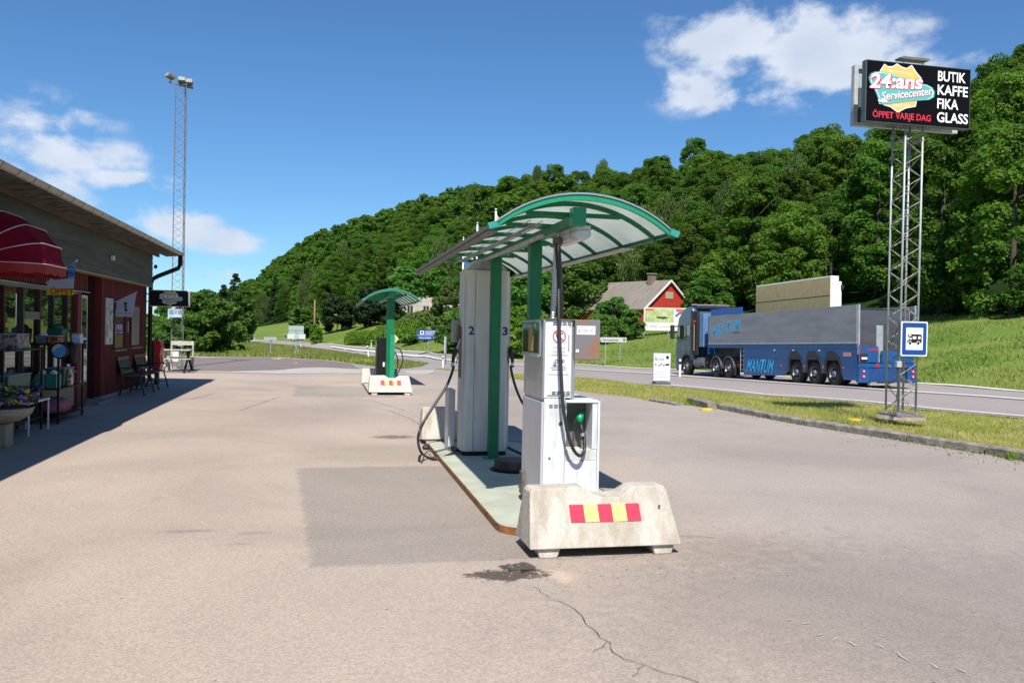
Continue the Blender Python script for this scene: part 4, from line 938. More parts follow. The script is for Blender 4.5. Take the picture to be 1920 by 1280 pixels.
# ------------------------------------------------------------ shop building
WX=-4.5; SXX=-4.32; Y0,Y1=1.0,23.1
REDW=mat('falu red board',(.15,.016,.013),.8,var=.2,scale=4,stretch=(1,1,.25),bump=.2)
REDWD=mat('dark red board',(.06,.010,.009),.8,var=.2,scale=4)
SIDE=mat('weathered grey siding',(.085,.098,.082),.9,col2=(.048,.055,.046),scale=3,stretch=(1,.25,3),detail=9)
SOFF=mat('mossy fibre cement',(.11,.108,.095),.95,col2=(.035,.034,.028),scale=5,contrast=(.4,.6))
BROWN=mat('brown fascia',(.115,.07,.042),.85,var=.2,scale=5,stretch=(1,.2,1))
GUTM=mat('pale plastic gutter',(.42,.39,.33),.55,var=.12,scale=6)
FRM=mat('grey green window frame',(.15,.15,.115),.6,var=.08); DKF=mat('dark frame',(.03,.028,.025),.5); TAN=mat('tan panel',(.27,.21,.145),.8,var=.1)
BLKD=mat('unlit interior',(.012,.010,.010),.9)  # black base colour stands in for darkness inside the shop and door recess
SHG=bpy.data.materials.new('shop window glass'); SHG.use_nodes=True; nt=SHG.node_tree; b_=nt.nodes['Principled BSDF']; b_.inputs['Base Color'].default_value=(.02,.022,.02,1); b_.inputs['Roughness'].default_value=.015; b_.inputs['IOR'].default_value=2.3; b_.inputs['Specular IOR Level'].default_value=.8
bd=thing('shop_building','long low red wooden shop with grey clapboard upper wall and pale gutter','building',(WX,0,0))
def B(nm,m,x0,x1,y0,y1,z0,z1,bev=0,par=None): return MB().box(x0-WX,x1-WX,y0,y1,z0,z1).build(nm,m,par or bd,bev=bev)
REC0,REC1=17.78,18.72
cr_=MB(); cr_.box(-7.5,-.12,Y0,REC0-.05,-.1,3.5); cr_.box(-7.5,-.12,REC1+.05,Y1,-.1,3.5); cr_.box(-7.5,-1.3,REC0-.05,REC1+.05,-.1,3.5); cr_.build('inner_wall',BLKD,bd)  # solid dark core added inside the building so light doesn't leak through
B('porch_ceiling',BROWN,-5.8,WX-.01,REC0-.05,REC1+.05,2.53,2.6)
B('porch_wall',REDWD,-5.8,WX-.12,REC1+.001,REC1+.045,.051,2.52)  # darker red stands in for the shade inside the door recess
B('entrance_door',BLKD,-5.75,-5.70,REC0,REC1,.05,2.1)
q=MB()
q.box(-.115,-.03,REC1,Y1,.08,2.53)
y=REC1+.02
while y<Y1-.02: q.box(-.03,.012,y,y+.05,.08,2.53); y+=.105
wl=q.build('boarded_wall',REDW,bd)
q=MB(); q.box(-.115,-.03,Y0,REC0,2.16,2.53); y=Y0
while y<REC0-.04: q.box(-.03,0,y,y+.06,2.16,2.53); y+=.12
q.build('board_band',REDW,bd)
q=MB(); y=Y0; 
z=2.53; k=0
while z<3.33:
    q.add([(-.0+.18,Y0,z),(.18,Y1-.1,z),(.165,Y1-.1,z+.135),(.165,Y0,z+.135),(0,Y0,z),(0,Y1-.1,z),(0,Y1-.1,z+.135),(0,Y0,z+.135)],[(0,1,2,3),(0,4,5,1),(1,5,6,2),(3,2,6,7)]); z+=.135
q.build('clapboard_siding',SIDE,bd)
B('siding_underside',mat('tan underside',(.33,.25,.16),.8),WX+.0,SXX-.005,Y0,Y1-.1,2.50,2.528)
B('plinth_wall',mat('concrete plinth',(.30,.28,.25),.9,var=.2),WX-.1,WX+.015,REC1,Y1,-.02,.079)
B('threshold',mat('concrete plinth',(.3,.28,.25),.9),-5.7,WX+.25,REC0-.1,REC1+.15,-.02,.05,.01)
# roof
q=MB(); ez,ex=3.40,.72
q.add([(ex,Y0,ez),(ex,Y1+.5,ez),(-4.2,Y1+.5,ez+1.6),(-4.2,Y0,ez+1.6),(ex,Y0,ez+.05),(ex,Y1+.5,ez+.05),(-4.2,Y1+.5,ez+1.65),(-4.2,Y0,ez+1.65)],[(0,3,2,1),(4,5,6,7),(0,1,5,4),(1,2,6,5),(2,3,7,6),(3,0,4,7)]); 
q.add([(-4.2,Y0,ez+1.6),(-4.2,Y1+.5,ez+1.6),(-9,Y1+.5,ez),(-9,Y0,ez),(-4.2,Y0,ez+1.66),(-4.2,Y1+.5,ez+1.66),(-9,Y1+.5,ez+.05),(-9,Y0,ez+.05)],[(0,1,2,3),(7,6,5,4),(0,4,5,1),(2,6,7,3),(0,3,7,4),(1,5,6,2)])
rf=q.build('roof',SOFF,bd)
q=MB(); y=Y0
while y<Y1+.4: 
    q.add([(ex-.02,y,ez-.012),(ex-.02,y+.40,ez-.012),(.36,y+.40,ez-.045),(.36,y,ez-.045),(ex-.02,y,ez-.03),(ex-.02,y+.40,ez-.03),(.36,y+.40,ez-.06),(.36,y,ez-.06)],[(0,1,2,3),(7,6,5,4),(0,4,5,1),(1,5,6,2),(2,6,7,3),(3,7,4,0)]); y+=.43
q.build('soffit_sheets',SOFF,rf)
q=MB(); q.box(.30,.335,Y0,Y1-.12,3.26,3.37); q.box(.165,.30,Y0,Y1-.12,3.345,3.372); q.build('fascia_board',BROWN,bd)
q=MB(); y=Y0+.3
while y<Y1: q.box(.18,.72,y,y+.05,3.47,3.5); y+=.6
# gutter with sockets
q=MB(); n=8; gx,gz=.775,3.425
prof=[(math.cos(R(180+180*i/n))*.068,math.sin(R(180+180*i/n))*.075) for i in range(n+1)]
vs=[(gx+a*s_,yy,gz+b_) for yy in (Y0,Y1+.52) for s_ in (1,) for a,b_ in prof]; q.add(vs,[(i,i+1,i+n+2,i+n+1) for i in range(n)]+[tuple(range(n+1))[::-1]+(),tuple(range(n+1,2*n+2))])
nf_=len(q.f); y=Y0+.3
while y<Y1+.45:
    vs=[(gx+a*1.07,yy,gz+b_*1.07+.002) for yy in (y,y+.02) for a,b_ in prof]; q.add(vs,[(i,i+1,i+n+2,i+n+1) for i in range(n)]+[tuple(range(n+1))[::-1],tuple(range(n+1,2*n+2))]); y+=.56
gt=q.build('gutter',GUTM,bd); gt.data.materials.append(mat('gutter joint',(.16,.15,.13),.6)); [setattr(p_,'material_index',1) for p_ in gt.data.polygons if p_.index>=nf_]
q=MB(); q.tube([(x-WX,y,z) for x,y,z in [(-3.735,Y1+.28,3.36),(-3.735,Y1+.28,3.12),(-3.78,Y1+.26,3.02),(-4.24,Y1+.14,2.80),(-4.36,Y1+.10,2.72),(-4.40,Y1+.08,2.60),(-4.41,Y1+.07,.25),(-4.36,Y1+.07,.14)]],.055,10)
q.build('downpipe',BLACKP,bd,smooth=True)
B('corner_board',REDWD,WX-.05,WX+.012,Y1+.001,Y1+.04,.05,2.5)
q=MB(); q.lathe([(.03,0),(.045,.03),(.04,.08),(.0,.10)],(.235,Y1-.06,2.98),10); q.build('corner_lamp',BLACKP,bd)
v=atX(208,484,SXX); q=MB().box(.183,.25,v.y-.05,v.y+.05,v.z-.04,v.z+.05); q.build('wall_lamp',WHITE,bd,bev=.01)
# glazing: frame, posts, panes
GZ0,GZ1=.70,2.10; GY1=17.05
B('lower_panel',TAN,WX-.11,WX-.03,Y0,GY1,.06,GZ0-.03)
B('window_rail',FRM,WX-.09,WX+.0,Y0,GY1+.1,GZ1,2.158); B('window_rail',FRM,WX-.09,WX+.0,Y0,GY1,GZ0-.029,GZ0)
B('drip_edge',ALU,WX+.001,WX+.04,Y0,REC0,2.150,2.165)
mu=[atX(px,600,WX).y for px in (9,45,76,102,127)]; mu=[6.5,8.3,10.2,11.8]+mu
for i,y in enumerate(mu): B('mullion',DKF if i%2 else REDWD,WX-.085,WX-.005,y-.03,y+.03,GZ0+.001,GZ1-.001)
ed=[Y0]+mu+[GY1]
for a,c in zip(ed,ed[1:]):
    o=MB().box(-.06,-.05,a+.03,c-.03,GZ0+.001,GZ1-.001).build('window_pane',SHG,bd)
B('door_transom',FRM,WX-.08,WX-.002,mu[5]+.03,mu[6]-.03,1.62,1.74)
B('shop_post',REDW,WX-.10,WX+.01,GY1+.001,GY1+.25,.0,2.149)
B('side_window',mat('pale sidelight frame',(.5,.52,.5),.5),WX-.06,WX-.002,GY1+.26,REC0-.02,.45,2.1,.004)
B('side_glass',SHG,WX-.001,WX+.003,GY1+.32,REC0-.09,.5,1.25); B('side_glass',SHG,WX-.001,WX+.003,GY1+.32,REC0-.09,1.3,2.05)
B('side_base',REDW,WX-.1,WX-.0,GY1+.26,REC0,.0,.449)
# windows in the boarded wall
def win(px0,px1,py0,py1,label,curtain=False):
    a=atX(px0,py0,WX); c=atX(px1,py1,WX); y0,y1,z1,z0=a.y,c.y,a.z,c.z
    f=MB()
    for (ya,yb,za,zb_) in ((y0-.05,y0,z0-.05,z1+.05),(y1,y1+.05,z0-.05,z1+.05),(y0,y1,z1,z1+.05),(y0,y1,z0-.05,z0)): f.box(.001,.035,ya,yb,za,zb_)
    fr=f.build('window',REDWD,bd); fr['label']=label
    MB().box(.005,.010,y0,y1,z0,z1).build('pane',SHG if not curtain else mat('pale blind behind glass',(.36,.41,.46),.12,var=.1,scale=3),fr)
    MB().box(-.0,.07,y0-.06,y1+.06,z0-.075,z0-.052).build('sill',mat('grey sill',(.28,.24,.2),.7),fr); return fr,(y0,y1,z0,z1)
w1,e1=win(213,231,572,650,'left small window reflecting the road')
w2,e2=win(245,261,574,646,'right small window with a pale blind',True)
pb_=atX(197,558,WX); pc=atX(209.5,645,WX)
ps_=thing('poster_board','tall narrow white framed poster on the red wall beside the shop door','poster',(WX+.003,pb_.y,pc.z)); L_=pc.y-pb_.y; Hh=pb_.z-pc.z
MB().box(.0,.02,0,L_,0,Hh).build('frame',mat('poster frame',(.45,.46,.48),.5),ps_,bev=.003)
MB().box(.0205,.022,.04,L_-.04,.04,Hh-.12).build('sheet',mat('printed poster',(.50,.52,.50),.4,col2=(.10,.13,.12),scale=7,contrast=(.42,.52)),ps_)
q=atX(238.5,603,WX); c_=atX(241,623,WX); nt_=MB().box(WX+.002,WX+.012,q.y-.03,q.y+.12,c_.z,q.z).build('notice',WHITE); tag(nt_,'small narrow white notice on the red wall between the two small windows','notice')
# ------------------------------------------------------------ awning
AW=mat('faded crimson awning cloth',(.25,.008,.03),.85,col2=(.15,.006,.02),scale=3,stretch=(1,1.5,1),trans=.25,spec=.1)
AWP=mat('white piping',(.55,.42,.42),.7)
aw=thing('awning','crimson basket awning with white piping and scalloped edge over the shop window','awning',(WX+.10,0,2.31)); ya,yb_=11.5,12.85
def hoop(th,n=7,r=.34,sag=1.):
    A,Bz=.94*sag,.72*sag; ox=A*math.cos(th); oz=Bz*math.sin(th); Rn=math.hypot(ox,oz); ux,uz=ox/Rn,oz/Rn; P=[]
    for k in range(3): P.append((Rn-r)*k/3); 
    pts=[(d,yb_) for d in P]
    for k in range(n+1): a=R(90*k/n); pts.append((Rn-r+r*math.sin(a),yb_-r+r*math.cos(a)))
    for k in range(1,9): pts.append((Rn,yb_-r+(ya+r-yb_+r)*k/8))
    for k in range(n+1): a=R(90*k/n); pts.append((Rn-r+r*math.cos(a),ya+r-r*math.sin(a)))
    for k in range(2,-1,-1): pts.append(((Rn-r)*k/3,ya))
    return [(d*ux,y,d*uz) for d,y in pts]
ths=[R(a) for a in np.linspace(0,86,17)]; rows=[hoop(t,sag=1-.035*abs(math.sin(t*180/math.pi/86*4*math.pi)) ) for t in ths]
q=MB(); n=len(rows[0]); q.v=[v for r_ in rows for v in r_]
for i in range(len(rows)-1):
    for j in range(n-1): q.f.append((i*n+j,i*n+j+1,(i+1)*n+j+1,(i+1)*n+j))
q.build('cloth',AW,aw,smooth=True)
for a in (0,21.5,43,64.5,86):
    q=MB(); q.tube([Vector(v)*1.004 if False else v for v in hoop(R(a),sag=1.008)],.0075,6); q.build('piping',AWP,aw)
q=MB(); hp_=hoop(0); 
pp=[]; 
for a,b2 in zip(hp_,hp_[1:]):
    a=Vector(a);b2=Vector(b2); n_s=max(1,int((b2-a).length/.04)); pp+=[a.lerp(b2,k/n_s) for k in range(n_s)]
dist=0
for i,(a,b2) in enumerate(zip(pp,pp[1:])):
    h0=.10+.03*abs(math.sin(dist*11)); dist+=(b2-a).length; h1=.10+.03*abs(math.sin(dist*11)); q.add([a,b2,b2-Vector((0,0,h1)),a-Vector((0,0,h0))],[(0,1,2,3)])
q.build('valance',mat('red valance',(.33,.02,.02),.65,trans=.2),aw)
# ------------------------------------------------------------ flags and hanging signs
def plate(nm,pts,Y,m,par=None,th=.01,off=0,wob_=0):
    """flat cut-out facing the camera side (-Y)"""
    P=[atY(x,y,Y) for x,y in pts]; q=MB(); k=len(P)
    q.add([(p.x,p.y-off-th,p.z) for p in P]+[(p.x,p.y-off,p.z) for p in P],[tuple(range(k)),tuple(range(k,2*k))[::-1]]+[(i,i+k,(i+1)%k+k,(i+1)%k) for i in range(k)])
    o=q.build(nm,m); 
    if par: o.parent=par; o.matrix_parent_inverse=Matrix.Translation(-Vector(par.location))
    return o
def sub(par,o): o.parent=par; o.matrix_parent_inverse=Matrix.Translation(-Vector(par.location)); return o
SKYB=mat('light blue print',(.10,.33,.62),.6,var=.06); LILW=mat('white flag cloth',(.50,.52,.62),.7,var=.05,trans=.3); YELF=mat('yellow banner',(.62,.52,.02),.6,var=.05,trans=.3)
fb=thing('open_flag','hanging flag with blue top and yellow strip reading ÖPPET beside the awning','flag',tuple(atY(90,530,15.0)))
plate('upper_cloth',[(128,500),(141.5,490),(140,512),(139,522),(128,522)],15.0,SKYB,fb)
plate('lower_cloth',[(89,526),(128,522.3),(139,522.3),(138,540.5),(89,540.5)],15.0,LILW,fb)
ys=plate('yellow_strip',[(88,541),(138,541),(137.5,553.5),(120,552.5),(88,552.5)],15.0,YELF,fb)
v=atY(95,551,15.0); sub(fb,text('ÖPPET',mat('sign red',(.45,.02,.01),.5),None,(v.x,15.0-.012,v.z),X_,Z_,.11,w=.345,bold=.02,t=.002))
q=MB(); q.tube([atY(86,531,15.01),atY(144,488.5,15.01)],.011,6); q.lathe([(.005,-.015),(.02,0),(.005,.02)],atY(144.3,488.5,15.01),8); sub(fb,q.build('pole',WHITE))
q=MB(); c=atY(133,509,15.0)
for k in range(20):
    a,b2=2*math.pi*k/20,2*math.pi*(k+1)/20
    q.add([(c.x+r_*math.cos(t),15-.0125,c.z+1.1*r_*math.sin(t)) for r_,t in ((.072,a),(.072,b2),(.060,b2),(.060,a))],[(0,1,2,3)])
q.box(c.x-.035,c.x+.04,14.9865,14.988,c.z-.045,c.z-.02); q.box(c.x-.03,c.x+.03,14.9865,14.988,c.z-.005,c.z+.012); sub(fb,q.build('emblem',NAVY))
fi=thing('information_flag','white flag with a dark green letter i hanging by the small window','flag',tuple(atY(212,568,19.8)))
plate('cloth',[(220,566),(256,548.5),(251.5,575),(247,594.3),(231,593),(216,592.5),(218,578)],19.8,LILW,fi)
q=MB(); q.tube([atY(206,571,19.81),atY(257,547.5,19.81)],.013,6); sub(fi,q.build('pole',WHITE))
DG=mat('dark green print',(.01,.06,.02),.6); c=atY(235.5,583.5,19.8); q=MB()
q.lathe([(.035,0),(.035,.003)],(c.x,19.788,c.z+.165),12,Matrix.Rotation(R(90),4,'X')); sub(fi,q.build('letter_dot',DG)); q=MB().prism([(-.03,0),(.045,0),(.045,.03),(.025,.03),(.025,.125),(-.03,.125),(-.03,.1),(-.012,.1),(-.012,.03),(-.03,.03)],(c.x,19.789,c.z),X_,Z_,0,.002); sub(fi,q.build('letter_stem',DG))
q=MB().box(c.x-.13,c.x+.13,19.786,19.7885,c.z-.055,c.z-.035); sub(fi,q.build('small_print',GRYP))
# logo used on the hanging box and the big board: everything in board units, u to the right, v up
LTEAL=mat('logo teal',(.09,.44,.42),.5,var=.03); LTEALD=mat('logo deep teal',(.03,.28,.30),.5,var=.03); LYEL=mat('logo yellow',(.72,.50,.12),.5,var=.03); LPNK=mat('logo crimson',(.62,.02,.08),.5,var=.03); LW=mat('logo white',(.85,.85,.85),.45,var=.02)
def logo(par,o,s,dim=1.0,sy=None):
    sy=sy or s
    o=Vector(o)
    def pg(nm,P,m,t): 
        x=MB().prism([(a*s,b2*sy) for a,b2 in P],o+Vector((0,-t,0)),X_,Z_,0,.002); return sub(par,x.build(nm,m))
    sh=[(.16,.68),(.27,.90),(.33,.86),(.40,.87),(.47,.93),(.54,.88),(.62,.86),(.70,.93),(.78,.80),(.86,.70),(.82,.5),(.80,.3),(.78,.16),(.62,.11),(.5,.02),(.38,.11),(.20,.16),(.2,.4)]
    grow=lambda P,k,c=(.5,.5):[(c[0]+(a-c[0])*k,c[1]+(b2-c[1])*k) for a,b2 in P]
    pg('shield_rim',grow(sh,1.05),LW,.004); pg('shield',sh,LYEL,.007)
    bl=[(.02,.62),(.05,.70),(.12,.745),(.22,.75),(.40,.72),(.60,.67),(.84,.60),(.96,.585),(1.05,.54),(1.09,.46),(1.08,.36),(1.0,.30),(.84,.27),(.62,.23),(.40,.17),(.24,.14),(.19,.20),(.15,.32),(.10,.44),(.04,.53)]
    pg('teal_shape_rim',grow(bl,1.035,(.55,.45)),LTEALD,.010); pg('teal_shape_line',grow(bl,.985,(.55,.45)),LW,.013); pg('teal_shape',grow(bl,.95,(.55,.45)),LTEAL,.016)
    up=Vector((0,0,1)); rt=Vector((1,0,.05)).normalized()
    def tx(st,m,a,b2,h,w,sh_,bo,t,rr=rt): sub(par,text(st,m,None,o+Vector((a*s,-t,b2*sy)),rr,Vector((-rr.z,0,rr.x)),h*sy,w=w*s,shear=sh_,bold=bo,t=.001))
    for dx,dz,m,t in ((.012,-.014,LPNK,.020),(-.006,.004,LPNK,.0205),(0,0,LW,.024)):
        tx('24:ans',m,.02+dx,.425+dz,.29,.86,.16,.03 if m is LW else .045,t)
    r2=Vector((1,0,.17)).normalized()
    pg('underline',[(.16,.215),(.30,.225),(.32,.185),(.17,.17)],LW,.021)
    for dx,dz,m,t in ((.008,-.010,LPNK,.020),(0,0,LW,.024)):
        tx('Servicecenter',m,.22+dx,.205+dz,.155,.84,.22,.012 if m is LW else .03,t,r2)
    tx('VÄLKOMMEN TILL',LW,.30,.775,.055,.42,0,.0,.012,Vector((1,0,-.06)).normalized()); tx('SINCE 1966',LW,.42,.095,.06,.28,0,.0,.012,Vector((1,0,.08)).normalized())
a=atY(279,574,23.05); c=atY(356,545,23.05)
lb_=thing('hanging_sign','black rounded hanging sign box with the round shop logo at the building corner','sign',(a.x,23.05,a.z)); wI,hI=c.x-a.x,c.z-a.z
q=MB().box(0,wI,0,.14,0,hI); q.build('box',mat('sign box edge',(.55,.52,.5),.5),lb_,bev=.03,seg=3)
q=MB().box(.02,wI-.03,-.004,-.001,.02,hI-.02); q.build('face',BLACKP,lb_,bev=.0)
logo(lb_,(a.x+.24,23.05-.004,a.z+.03),.52,sy=.40)
q=MB(); q.tube([(-.25,.07,hI*.75),(0.02,.07,hI*.75)],.015,6); q.tube([(-.25,.07,hI*.3),(.02,.07,hI*.3)],.015,6); q.build('bracket',BLACKP,lb_)
# ------------------------------------------------------------ goods in front of the window
def rack(label,x0,x1,y0,y1,shelves,top,wheels=True):
    t=thing('display_rack',label,'rack',(x0,y0,0)); q=MB()
    for x in (0,x1-x0):
        for y in (0,y1-y0):
            q=MB().box(x-.014,x+.014,y-.014,y+.014,.09,top); o=q.build('post',BLACKP,t)
            w=MB(); w.lathe([(.032,-.012),(.036,0),(.032,.012)],(x,y,.037),12,Matrix.Rotation(R(90),4,'Y')); w.box(x-.018,x+.018,y-.006,y+.006,.037,.09); w.build('castor',BLACKP,t)
    for z in shelves: MB().box(-.01,x1-x0+.01,-.01,y1-y0+.01,z-.02,z).build('shelf',BLACKP,t,bev=.003)
    return t
rack('black wheeled rack with green boxes and a round blue bag in front of the window',-4.44,-4.06,14.42,15.75,(.12,.55,1.24),1.26)
rack('black rack of dark boxes at the far left edge behind the flowers',-4.42,-4.1,12.2,13.75,(.2,.58,1.2),1.22)
def pack(nm,label,cat,m,x,y,z,w,d,h,tp=None,bev=.008,taper=0,group=None):
    t=thing(nm,label,cat,(x,y,z),0,group); q=MB(); k=taper
    q.add([(k,k,0),(w-k,k,0),(w-k,d-k,0),(k,d-k,0),(0,0,h),(w,0,h),(w,d,h),(0,d,h)],[(3,2,1,0),(4,5,6,7),(0,1,5,4),(1,2,6,5),(2,3,7,6),(3,0,4,7)]); q.build('body',m,t,bev=bev)
    if tp:
        q=MB(); q.lathe([(min(w,d)*.42,0),(min(w,d)*.36,h*.14),(min(w,d)*.2,h*.26),(.005,h*.3)],(w/2,d/2,h),9); q.build('contents',tp,t,smooth=True)
    else: MB().box(-.004,w+.004,-.004,d+.004,h+.001,h+.014).build('lid',mat('pale lid',(.35,.36,.38),.5),t,bev=.004)
    return t
GRB=mat('dark green plastic',(.01,.10,.06),.5,var=.1); GRB2=mat('teal green plastic',(.02,.20,.15),.5,var=.08); CRM=mat('grey plastic',(.14,.14,.18),.5)
pack('storage_bin','grey tub with pale paper on top of the black rack','tub',CRM,-4.42,14.46,1.241,.17,.3,.13,PAPER,taper=.015)
pack('goods_box','orange and black printed box on the top shelf of the black rack','box',mat('orange print',(.42,.09,.02),.6,col2=(.02,.02,.02),scale=18,contrast=(.45,.5)),-4.24,14.46,1.241,.15,.3,.12)
pack('goods_box','light blue printed box at the right end of the top shelf','box',mat('blue white print',(.12,.30,.55),.5,col2=(.5,.55,.6),scale=14),-4.12,15.3,1.241,.13,.2,.15)
pack('green_bag','dark green bag at the back of the top shelf','bag',GRB,-4.42,15.0,1.241,.26,.25,.24,GRB,.03,.02)
pack('green_bin','wide dark green bin at the back of the middle shelf','bin',GRB,-4.42,14.95,.551,.30,.55,.28,None,.01,.02)
pack('green_carton','left one of two green cartons with white tops on the middle shelf','carton',GRB2,-4.41,14.45,.551,.15,.26,.22,PAPER)
pack('green_carton','right one of two green cartons with white tops on the middle shelf','carton',GRB2,-4.25,14.45,.551,.15,.26,.22,PAPER)
pack('spray_can','red and white can at the right end of the middle shelf','can',mat('red white print',(.5,.04,.05),.4,col2=(.6,.6,.6),scale=16,contrast=(.47,.53)),-4.13,15.1,.551,.08,.08,.22,WHITE,.02)
pack('green_bin','dark green bin on the far left rack behind the flowers','bin',GRB,-4.38,12.5,.581,.25,.9,.26,None,.01,.02)
pack('goods_box','dark printed box on top of the far left rack','box',mat('dark print',(.04,.05,.08),.5,col2=(.30,.25,.2),scale=15,contrast=(.5,.56)),-4.38,12.9,1.201,.22,.5,.2)
sk=thing('pink_sack','crumpled pink sack lying on the bottom shelf of the black rack','sack',(-4.25,14.95,.125)); q=MB(); rows_=9;cols_=14
for i in range(rows_+1):
    a=math.pi*i/rows_
    for j in range(cols_):
        b2=2*math.pi*j/cols_; k=1+.09*math.sin(3*b2+i)+.05*math.sin(7*b2+2*i); q.v.append((.20*k*math.sin(a)**.7*math.cos(b2),.46*k*math.sin(a)**.7*math.sin(b2),.12+.13*math.cos(a)*k))
for i in range(rows_):
    for j in range(cols_): q.f.append((i*cols_+j,i*cols_+(j+1)%cols_,(i+1)*cols_+(j+1)%cols_,(i+1)*cols_+j))
q.build('sack',mat('pink woven plastic',(.36,.10,.15),.7,var=.15,scale=8,bump=.5,bscale=12),sk,smooth=True)
q=MB(); c=atY(112,657,14.36); M_=Matrix.Rotation(R(90),4,'X'); rb=thing('round_bag','round blue printed bag hanging on the front of the black rack','bag',tuple(c)); MB().lathe([(.11,-.03),(.128,-.015),(.13,.0),(.125,.02),(.105,.03)],(0,0,0),24,M_).build('rim',BLACKP,rb,smooth=False)
MB().lathe([(.103,0),(.103,.004)],(0,-.03,0),24,M_).build('picture',mat('blue printed picture',(.06,.26,.50),.4,col2=(.42,.42,.44),scale=6,contrast=(.45,.5)),rb)
q=MB(); c=atY(133,661,14.9); q.lathe([(.05,-.18),(.085,-.16),(.09,.05),(.07,.13),(.03,.17),(.01,.18)],tuple(c),14); tag(q.build('black_bag',BLACKP,smooth=True),'plain black bag hanging beside the round blue bag','bag')
# planters and flowers
STONE=mat('aggregate concrete',(.36,.31,.24),.95,col2=(.24,.20,.15),scale=40,bump=.4,bscale=60)
pl=thing('stone_planter','round concrete planter on a square pedestal full of purple and yellow pansies','planter',(-4.02,11.85,0))
MB().box(-.13,.13,-.13,.13,0,.30).build('pedestal',STONE,pl,bev=.01); MB().lathe([(.10,.30),(.24,.33),(.36,.41),(.40,.50),(.38,.505),(.36,.47),(.01,.47)],n=28).build('bowl',STONE,pl,smooth=True)
def blossoms(nm,par,cx,cy,cz,rx,rz,n,cols,s=.022,seed=1):
    q=random.Random(seed)
    for ci,(m_,fr) in enumerate(cols):
        mb=MB()
        for k in range(int(n*fr)):
            a=q.uniform(0,6.28); u=q.random()**.5; el=q.uniform(0,1); x=cx+rx*u*math.cos(a); y=cy+rx*u*math.sin(a); z=cz+rz*math.sqrt(max(0,1-u*u*.8))*q.uniform(.55,1.05)
            d=Vector((q.gauss(0,.5),q.gauss(-.4,.5),q.gauss(.7,.4))).normalized(); t1=d.orthogonal().normalized(); t2=d.cross(t1); c=Vector((x,y,z)); k5=5; r_=s*q.uniform(.7,1.3)
            mb.add([c-d*r_*.2]+[c+(t1*math.cos(2*math.pi*i/k5)+t2*math.sin(2*math.pi*i/k5))*r_+d*r_*.2 for i in range(k5)],[(0,i+1,(i+1)%k5+1) for i in range(k5)])
        o=mb.build(nm if ci else 'foliage',m_,par)
        o['kind']='stuff'
PUR=mat('purple petals',(.20,.13,.50),.6,var=.2,scale=20); YEP=mat('pansy yellow',(.62,.42,.02),.6,var=.15,scale=20); DPU=mat('dark purple petals',(.05,.02,.14),.6); LFG=mat('pansy leaves',(.05,.12,.02),.6,var=.2,scale=20); WPE=mat('white petals',(.55,.5,.6),.6); DRY=mat('dry orange petals',(.40,.16,.07),.7,var=.2,scale=20)
blossoms('pansy_flowers',pl,.0,0,.48,.42,.30,900,[(LFG,.9),(PUR,.5),(YEP,.42),(WPE,.05)],.026,3)
tb=thing('white_table','small white metal table with flower pots beside the stone planter','table',(-4.32,12.95,0)); 
for x in (0,.30):
    for y in (0,.85): q=MB(); q.tube([(x,y,0),(x,y,.44)],.013,8); q.build('leg',WHITE,tb)
MB().box(-.02,.32,-.02,.87,.44,.465).build('top',WHITE,tb,bev=.006)
for (x,y,lab,cols,sd,pm) in ((-4.16,13.55,'beige pot with dark purple flowers on the white table',[(LFG,.5),(DPU,.8),(PUR,.3)],5,TAN),(-4.2,13.1,'pot of dry orange flowers on the white table',[(LFG,.4),(DRY,.9)],6,TAN)):
    po=thing('flower_pot',lab,'flower pot',(x,y,.466)); MB().lathe([(.07,0),(.10,.09),(.105,.10),(.09,.10),(.01,.09)],n=16).build('pot',pm,po); blossoms('flowers',po,0,0,.09,.14,.13,260,cols,.022,sd)
MB()
# benches
WOODG=mat('greyed dark wood',(.07,.05,.042),.55,var=.2,scale=5,spec=.6); IRON=mat('black cast iron',(.012,.011,.011),.45)
def bench(label,x,y,ln,group):
    t=thing('bench',label,'bench',(x,y,0),0,group)
    for yy in (0.04,ln-.04):
        q=MB(); q.tube([(.50,yy,0),(.46,yy,.18),(.40,yy,.36),(.42,yy,.42)],[.022,.018,.018,.015],6); q.tube([(-.02,yy,0),(.04,yy,.2),(.05,yy,.38),(.0,yy,.55),(-.06,yy,.80)],[.022,.018,.02,.016,.012],6); q.tube([(.04,yy,.38),(.42,yy,.40)],.015,6)
        q.tube(bez([(-.01,yy,.60),(.15,yy,.60),(.38,yy,.60),(.46,yy,.56),(.44,yy,.50),(.40,yy,.48),(.42,yy,.42)],4),.014,6); q.tube([(.02,yy,.15),(.46,yy,.14)],.010,6); q.build('cast_iron_end',IRON,t)
    for i,(xx,zz,rx) in enumerate([(.10,.415,0),(.19,.415,0),(.28,.415,0),(.37,.415,0)]): MB().box(xx-.035,xx+.035,0,ln,zz-.01,zz+.012).build('seat_slat',WOODG,t,bev=.004)
    for (xx,zz) in ((.02,.50),(-.065,.80)):
        q=MB(); q.bar((xx,0,zz),(xx,ln,zz),.025,.075); q.build('back_slat',WOODG,t)
    q=MB(); q.add([(.012,.02,.55),(.012,ln-.02,.55),(-.052,ln-.02,.755),(-.052,.02,.755),(-.004,.02,.55),(-.004,ln-.02,.55),(-.067,ln-.02,.755),(-.067,.02,.755)],[(0,1,2,3),(7,6,5,4),(0,4,5,1),(2,6,7,3),(0,3,7,4),(1,5,6,2)]); q.build('back_panel',IRON,t)
bench('nearer dark bench with cast iron ends against the red wall under the left small window',-4.40,20.0,1.15,None)
bench('farther dark bench with cast iron ends by the corner under the right small window',-4.40,21.65,1.25,None)
rbx=thing('red_mailbox','red box with black front at the far corner of the shop','mailbox',(-4.40,23.6,.36)); 
